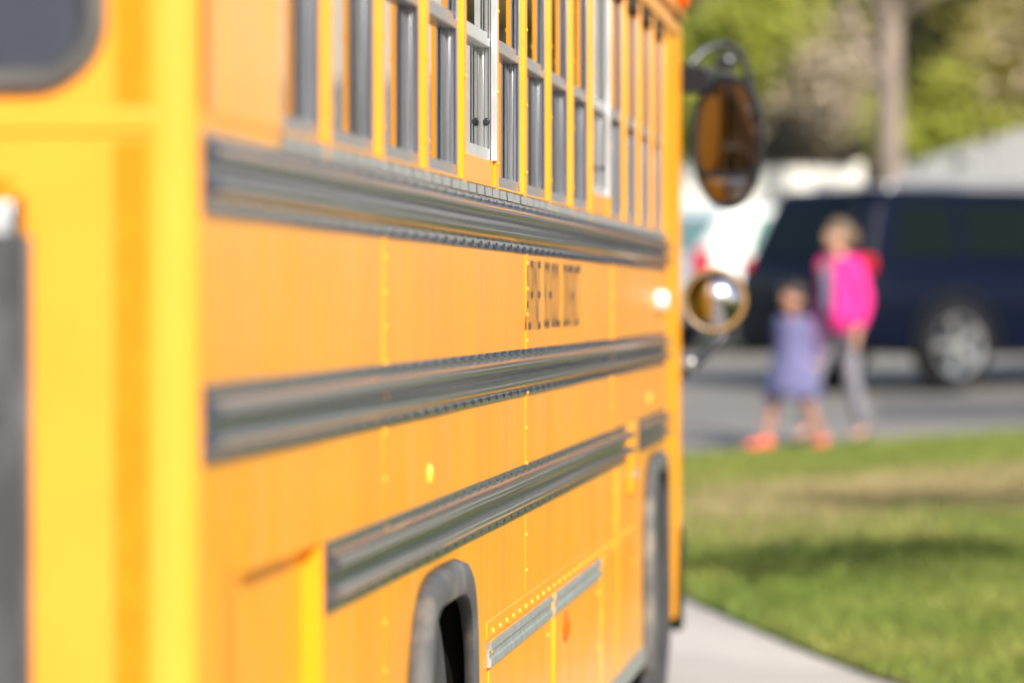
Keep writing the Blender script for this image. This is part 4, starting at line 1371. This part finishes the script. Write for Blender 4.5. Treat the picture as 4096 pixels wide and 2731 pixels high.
# adult: walks towards the left of the photo, left arm hanging on the near side
ax, ay = -0.715, 33.5
adult = thing('person', (ax, ay, gz(ax, ay) + 0.01), 'grown person in open hot pink cardigan, white shirt and grey trousers walking by the lawn', 'person', rz=math.radians(-42))
adult.scale = (0.955, 0.955, 0.955)
N = {'pelvis': (0, 0, 0.92, (0.135, 0.10)), 'waist': (0, 0.0, 1.08, (0.115, 0.085)), 'chest': (0, 0.0, 1.28, (0.135, 0.095)), 'neckbase': (0, 0.01, 1.43, (0.075, 0.06)), 'neck': (0, -0.005, 1.49, 0.048),
     'hip_l': (0.09, 0, 0.86, 0.085), 'knee_l': (0.11, 0.03, 0.49, 0.055), 'ankle_l': (0.11, 0.17, 0.10, 0.035), 'toe_l': (0.11, 0.02, 0.035, 0.03),
     'hip_r': (-0.09, 0, 0.86, 0.085), 'knee_r': (-0.11, -0.17, 0.50, 0.055), 'ankle_r': (-0.11, -0.24, 0.10, 0.035), 'toe_r': (-0.11, -0.38, 0.035, 0.03),
     'sh_l': (0.175, 0, 1.37, 0.055), 'el_l': (0.235, 0.05, 1.10, 0.042), 'wr_l': (0.245, -0.05, 0.87, 0.028),
     'sh_r': (-0.175, 0, 1.37, 0.055), 'el_r': (-0.175, 0.13, 1.12, 0.042), 'wr_r': (-0.175, 0.10, 0.88, 0.028)}
E = [('pelvis', 'waist'), ('waist', 'chest'), ('chest', 'neckbase'), ('neckbase', 'neck'), ('pelvis', 'hip_l'), ('hip_l', 'knee_l'), ('knee_l', 'ankle_l'), ('ankle_l', 'toe_l'),
     ('pelvis', 'hip_r'), ('hip_r', 'knee_r'), ('knee_r', 'ankle_r'), ('ankle_r', 'toe_r'), ('chest', 'sh_l'), ('sh_l', 'el_l'), ('el_l', 'wr_l'), ('chest', 'sh_r'), ('sh_r', 'el_r'), ('el_r', 'wr_r')]
head_nodes(N, E, 'neck', (0, -0.03, 1.595), 0.098, math.radians(-18))
add_hand(N, E, 'wr_l', (0.02, -0.15, -1), 1, 1.0, 'hl', (0, -1, 0))
add_hand(N, E, 'wr_r', (-0.02, -0.15, -1), -1, 1.0, 'hr', (0, -1, 0))
skin('body', N, E, skin_fair, adult, 'pelvis')
face(adult, (0, -0.03, 1.595), 0.098, math.radians(-18), eye_m, lip_m, hair_brown)
skin('shirt', {'a': (0, 0, 0.97, (0.142, 0.112)), 'b': (0, 0, 1.08, (0.135, 0.105)), 'c': (0, 0, 1.28, (0.150, 0.115)), 'd': (0, 0, 1.40, (0.10, 0.08))}, [('a', 'b'), ('b', 'c'), ('c', 'd')], shirt_m, adult)
skin('trousers', {'p': (0, 0, 0.93, (0.142, 0.112)), 'hl': (0.085, 0, 0.85, 0.094), 'kl': (0.11, 0.03, 0.49, 0.072), 'al': (0.11, 0.165, 0.12, 0.062), 'hr': (-0.085, 0, 0.85, 0.094), 'kr': (-0.11, -0.17, 0.50, 0.072), 'ar': (-0.11, -0.24, 0.12, 0.062)},
     [('p', 'hl'), ('hl', 'kl'), ('kl', 'al'), ('p', 'hr'), ('hr', 'kr'), ('kr', 'ar')], pants_m, adult)
MB().lathe([(0.120, -0.03), (0.146, -0.028), (0.146, 0.03), (0.120, 0.03)], (0, 0, 0.965), axis='z', n=24).build('belt', dark_cloth, adult, local=True)
# open cardigan: a shell round the back and sides, open at the front, plus sleeves
b = MB()
rows = []
for z, rx, ry, op in ((0.86, 0.208, 0.180, 62), (1.0, 0.203, 0.168, 50), (1.15, 0.190, 0.14, 40), (1.30, 0.190, 0.135, 34), (1.385, 0.165, 0.115, 36), (1.44, 0.095, 0.085, 48)):
    rows.append([(rx * math.sin(a), -ry * math.cos(a), z) for a in np.linspace(math.radians(12 + op * 0.15), 2 * PI - math.radians(62 + op * 0.5), 27)])
b.grid(rows)
cg = b.build('cardigan', pink, adult, local=True, smooth=60)
sol = cg.modifiers.new('solid', 'SOLIDIFY')
sol.thickness = 0.012
skin('sleeve', {'s0': (0.075, 0.005, 1.405, 0.078), 's': (0.165, 0, 1.375, 0.084), 'e': (0.238, 0.05, 1.10, 0.062), 'w': (0.246, -0.045, 0.89, 0.048)}, [('s0', 's'), ('s', 'e'), ('e', 'w')], pink, cg)
skin('sleeve', {'s0': (-0.075, 0.005, 1.405, 0.078), 's': (-0.165, 0, 1.375, 0.084), 'e': (-0.178, 0.13, 1.12, 0.060), 'w': (-0.176, 0.10, 0.91, 0.046)}, [('s0', 's'), ('s', 'e'), ('e', 'w')], pink, cg)
def shoe(name, p, yaw, sc, m, parent):
    q = Matrix.Rotation(yaw, 3, 'Z')
    rings = []
    for y, w, h in ((0.075, 0.030, 0.055), (0.05, 0.040, 0.085), (0.0, 0.042, 0.085), (-0.06, 0.044, 0.062), (-0.12, 0.046, 0.050), (-0.165, 0.036, 0.040), (-0.185, 0.018, 0.028)):
        rings.append([Vector(p) + q @ Vector((w * sc * math.cos(t) * (1.0), y * sc, max(0.0, h * sc * (0.5 + 0.5 * math.sin(t))))) for t in [2 * PI * k / 12 for k in range(12)]])
    b = MB()
    b.loft(rings)
    return b.build(name, m, parent, local=True, smooth=60)
shoe('shoe', (0.11, 0.15, 0.0), 0, 1.15, dark_cloth, adult)
shoe('shoe', (-0.11, -0.26, 0.0), 0, 1.15, dark_cloth, adult)
q = Matrix.Rotation(math.radians(-18), 3, 'Z')
b = MB()
for dz, dy, rx, ry, rz_ in ((0.035, 0.030, 0.102, 0.098, 0.098), (-0.02, 0.06, 0.095, 0.075, 0.10)):
    p = Vector((0, -0.03, 1.595)) + q @ Vector((0, dy, dz))
    b.ball(p, rx, ry, rz_, 16, 10)
p = Vector((0, -0.03, 1.595)) + q @ Vector((0, 0.145, -0.01))
b.ball(p, 0.045, 0.05, 0.075, 12, 8)
b.build('hair', hair_brown, adult, local=True, smooth=80)

# child in a lavender dress and coral shoes
cx0, cy0 = -1.03, 32.95
child = thing('person', (cx0, cy0, gz(cx0, cy0) + 0.02), 'small child with dark hair in a lavender dress and coral shoes', 'person', rz=math.radians(-25))
k = 1.19
N = {'pelvis': (0, 0, 0.60, (0.095, 0.075)), 'waist': (0, 0, 0.70, (0.085, 0.068)), 'chest': (0, 0, 0.85, (0.095, 0.07)), 'neckbase': (0, 0, 0.95, (0.05, 0.042)), 'neck': (0, -0.003, 0.985, 0.034),
     'hip_l': (0.06, 0, 0.56, 0.062), 'knee_l': (0.13, -0.02, 0.31, 0.042), 'ankle_l': (0.19, 0.10, 0.07, 0.028), 'toe_l': (0.19, -0.02, 0.03, 0.022),
     'hip_r': (-0.06, 0, 0.56, 0.062), 'knee_r': (-0.12, -0.07, 0.31, 0.042), 'ankle_r': (-0.17, -0.10, 0.07, 0.028), 'toe_r': (-0.17, -0.22, 0.03, 0.022),
     'sh_l': (0.105, 0, 0.915, 0.036), 'el_l': (0.135, 0.05, 0.74, 0.028), 'wr_l': (0.150, 0.0, 0.58, 0.019),
     'sh_r': (-0.105, 0, 0.915, 0.036), 'el_r': (-0.135, 0.05, 0.74, 0.028), 'wr_r': (-0.150, 0.0, 0.58, 0.019)}
E = [('pelvis', 'waist'), ('waist', 'chest'), ('chest', 'neckbase'), ('neckbase', 'neck'), ('pelvis', 'hip_l'), ('hip_l', 'knee_l'), ('knee_l', 'ankle_l'), ('ankle_l', 'toe_l'),
     ('pelvis', 'hip_r'), ('hip_r', 'knee_r'), ('knee_r', 'ankle_r'), ('ankle_r', 'toe_r'), ('chest', 'sh_l'), ('sh_l', 'el_l'), ('el_l', 'wr_l'), ('chest', 'sh_r'), ('sh_r', 'el_r'), ('el_r', 'wr_r')]
head_nodes(N, E, 'neck', (0, -0.02, 1.085), 0.088, math.radians(-10))
add_hand(N, E, 'wr_l', (0.02, -0.1, -1), 1, 0.72, 'hl', (0, -1, 0))
add_hand(N, E, 'wr_r', (-0.02, -0.1, -1), -1, 0.72, 'hr', (0, -1, 0))
skin('body', N, E, skin_tan, child, 'pelvis')
face(child, (0, -0.02, 1.085), 0.088, math.radians(-10), eye_m, lip_m, hair_dark)
b = MB()
rows = []
for z, rx, ry in ((0.36, 0.225, 0.18), (0.45, 0.205, 0.165), (0.58, 0.165, 0.135), (0.70, 0.125, 0.10), (0.80, 0.122, 0.095), (0.89, 0.125, 0.088), (0.945, 0.075, 0.062)):
    rows.append([(rx * math.sin(2 * PI * j / 36) * (1 + 0.05 * math.cos(9 * 2 * PI * j / 36) * (z < 0.6)), -ry * math.cos(2 * PI * j / 36) * (1 + 0.05 * math.cos(9 * 2 * PI * j / 36) * (z < 0.6)), z) for j in range(36)])
b.grid(rows, closed=True)
dr = b.build('dress', dress_m, child, local=True, smooth=60)
dr.modifiers.new('solid', 'SOLIDIFY').thickness = 0.008
for s in (-1, 1):
    skin('sleeve', {'s0': (s * 0.05, 0, 0.925, 0.05), 's': (s * 0.100, 0, 0.912, 0.052), 'e': (s * 0.135, 0.05, 0.74, 0.037), 'w': (s * 0.149, 0.005, 0.61, 0.028)}, [('s0', 's'), ('s', 'e'), ('e', 'w')], dress_m, dr)
shoe('shoe', (0.19, 0.09, 0.0), 0.1, 1.0, coral, child)
shoe('shoe', (-0.17, -0.12, 0.0), -0.3, 1.0, coral, child)
q = Matrix.Rotation(math.radians(-10), 3, 'Z')
b = MB()
for dz, dy, rx, ry, rz_ in ((0.028, 0.028, 0.095, 0.090, 0.090), (-0.06, 0.055, 0.09, 0.06, 0.12)):
    b.ball(Vector((0, -0.02, 1.085)) + q @ Vector((0, dy, dz)), rx, ry, rz_, 16, 10)
b.build('hair', hair_dark, child, local=True, smooth=80)

# the purple bag that hangs between them from the adult's hand
bx, by = -0.94, 33.28
bagz = gz(bx, by)
bag = thing('bag', (bx, by, bagz + 0.62), 'dark purple bag hanging between the child and the grown person', 'bag')
b = MB()
b.loft([rect_ring(-0.095, 0.095, 0.06, 0.0, 0.04), rect_ring(-0.115, 0.115, 0.075, 0.06, 0.05), rect_ring(-0.11, 0.11, 0.07, 0.26, 0.05), rect_ring(-0.07, 0.07, 0.045, 0.33, 0.03)])
b.build('pouch', purple, bag, local=True, smooth=60)
b = MB()
b.tube([(-0.06, 0, 0.31), (-0.04, 0.0, 0.40), (0.03, 0.0, 0.43), (0.07, 0, 0.31)], 0.012, 8)
b.build('handle', purple, bag, local=True)
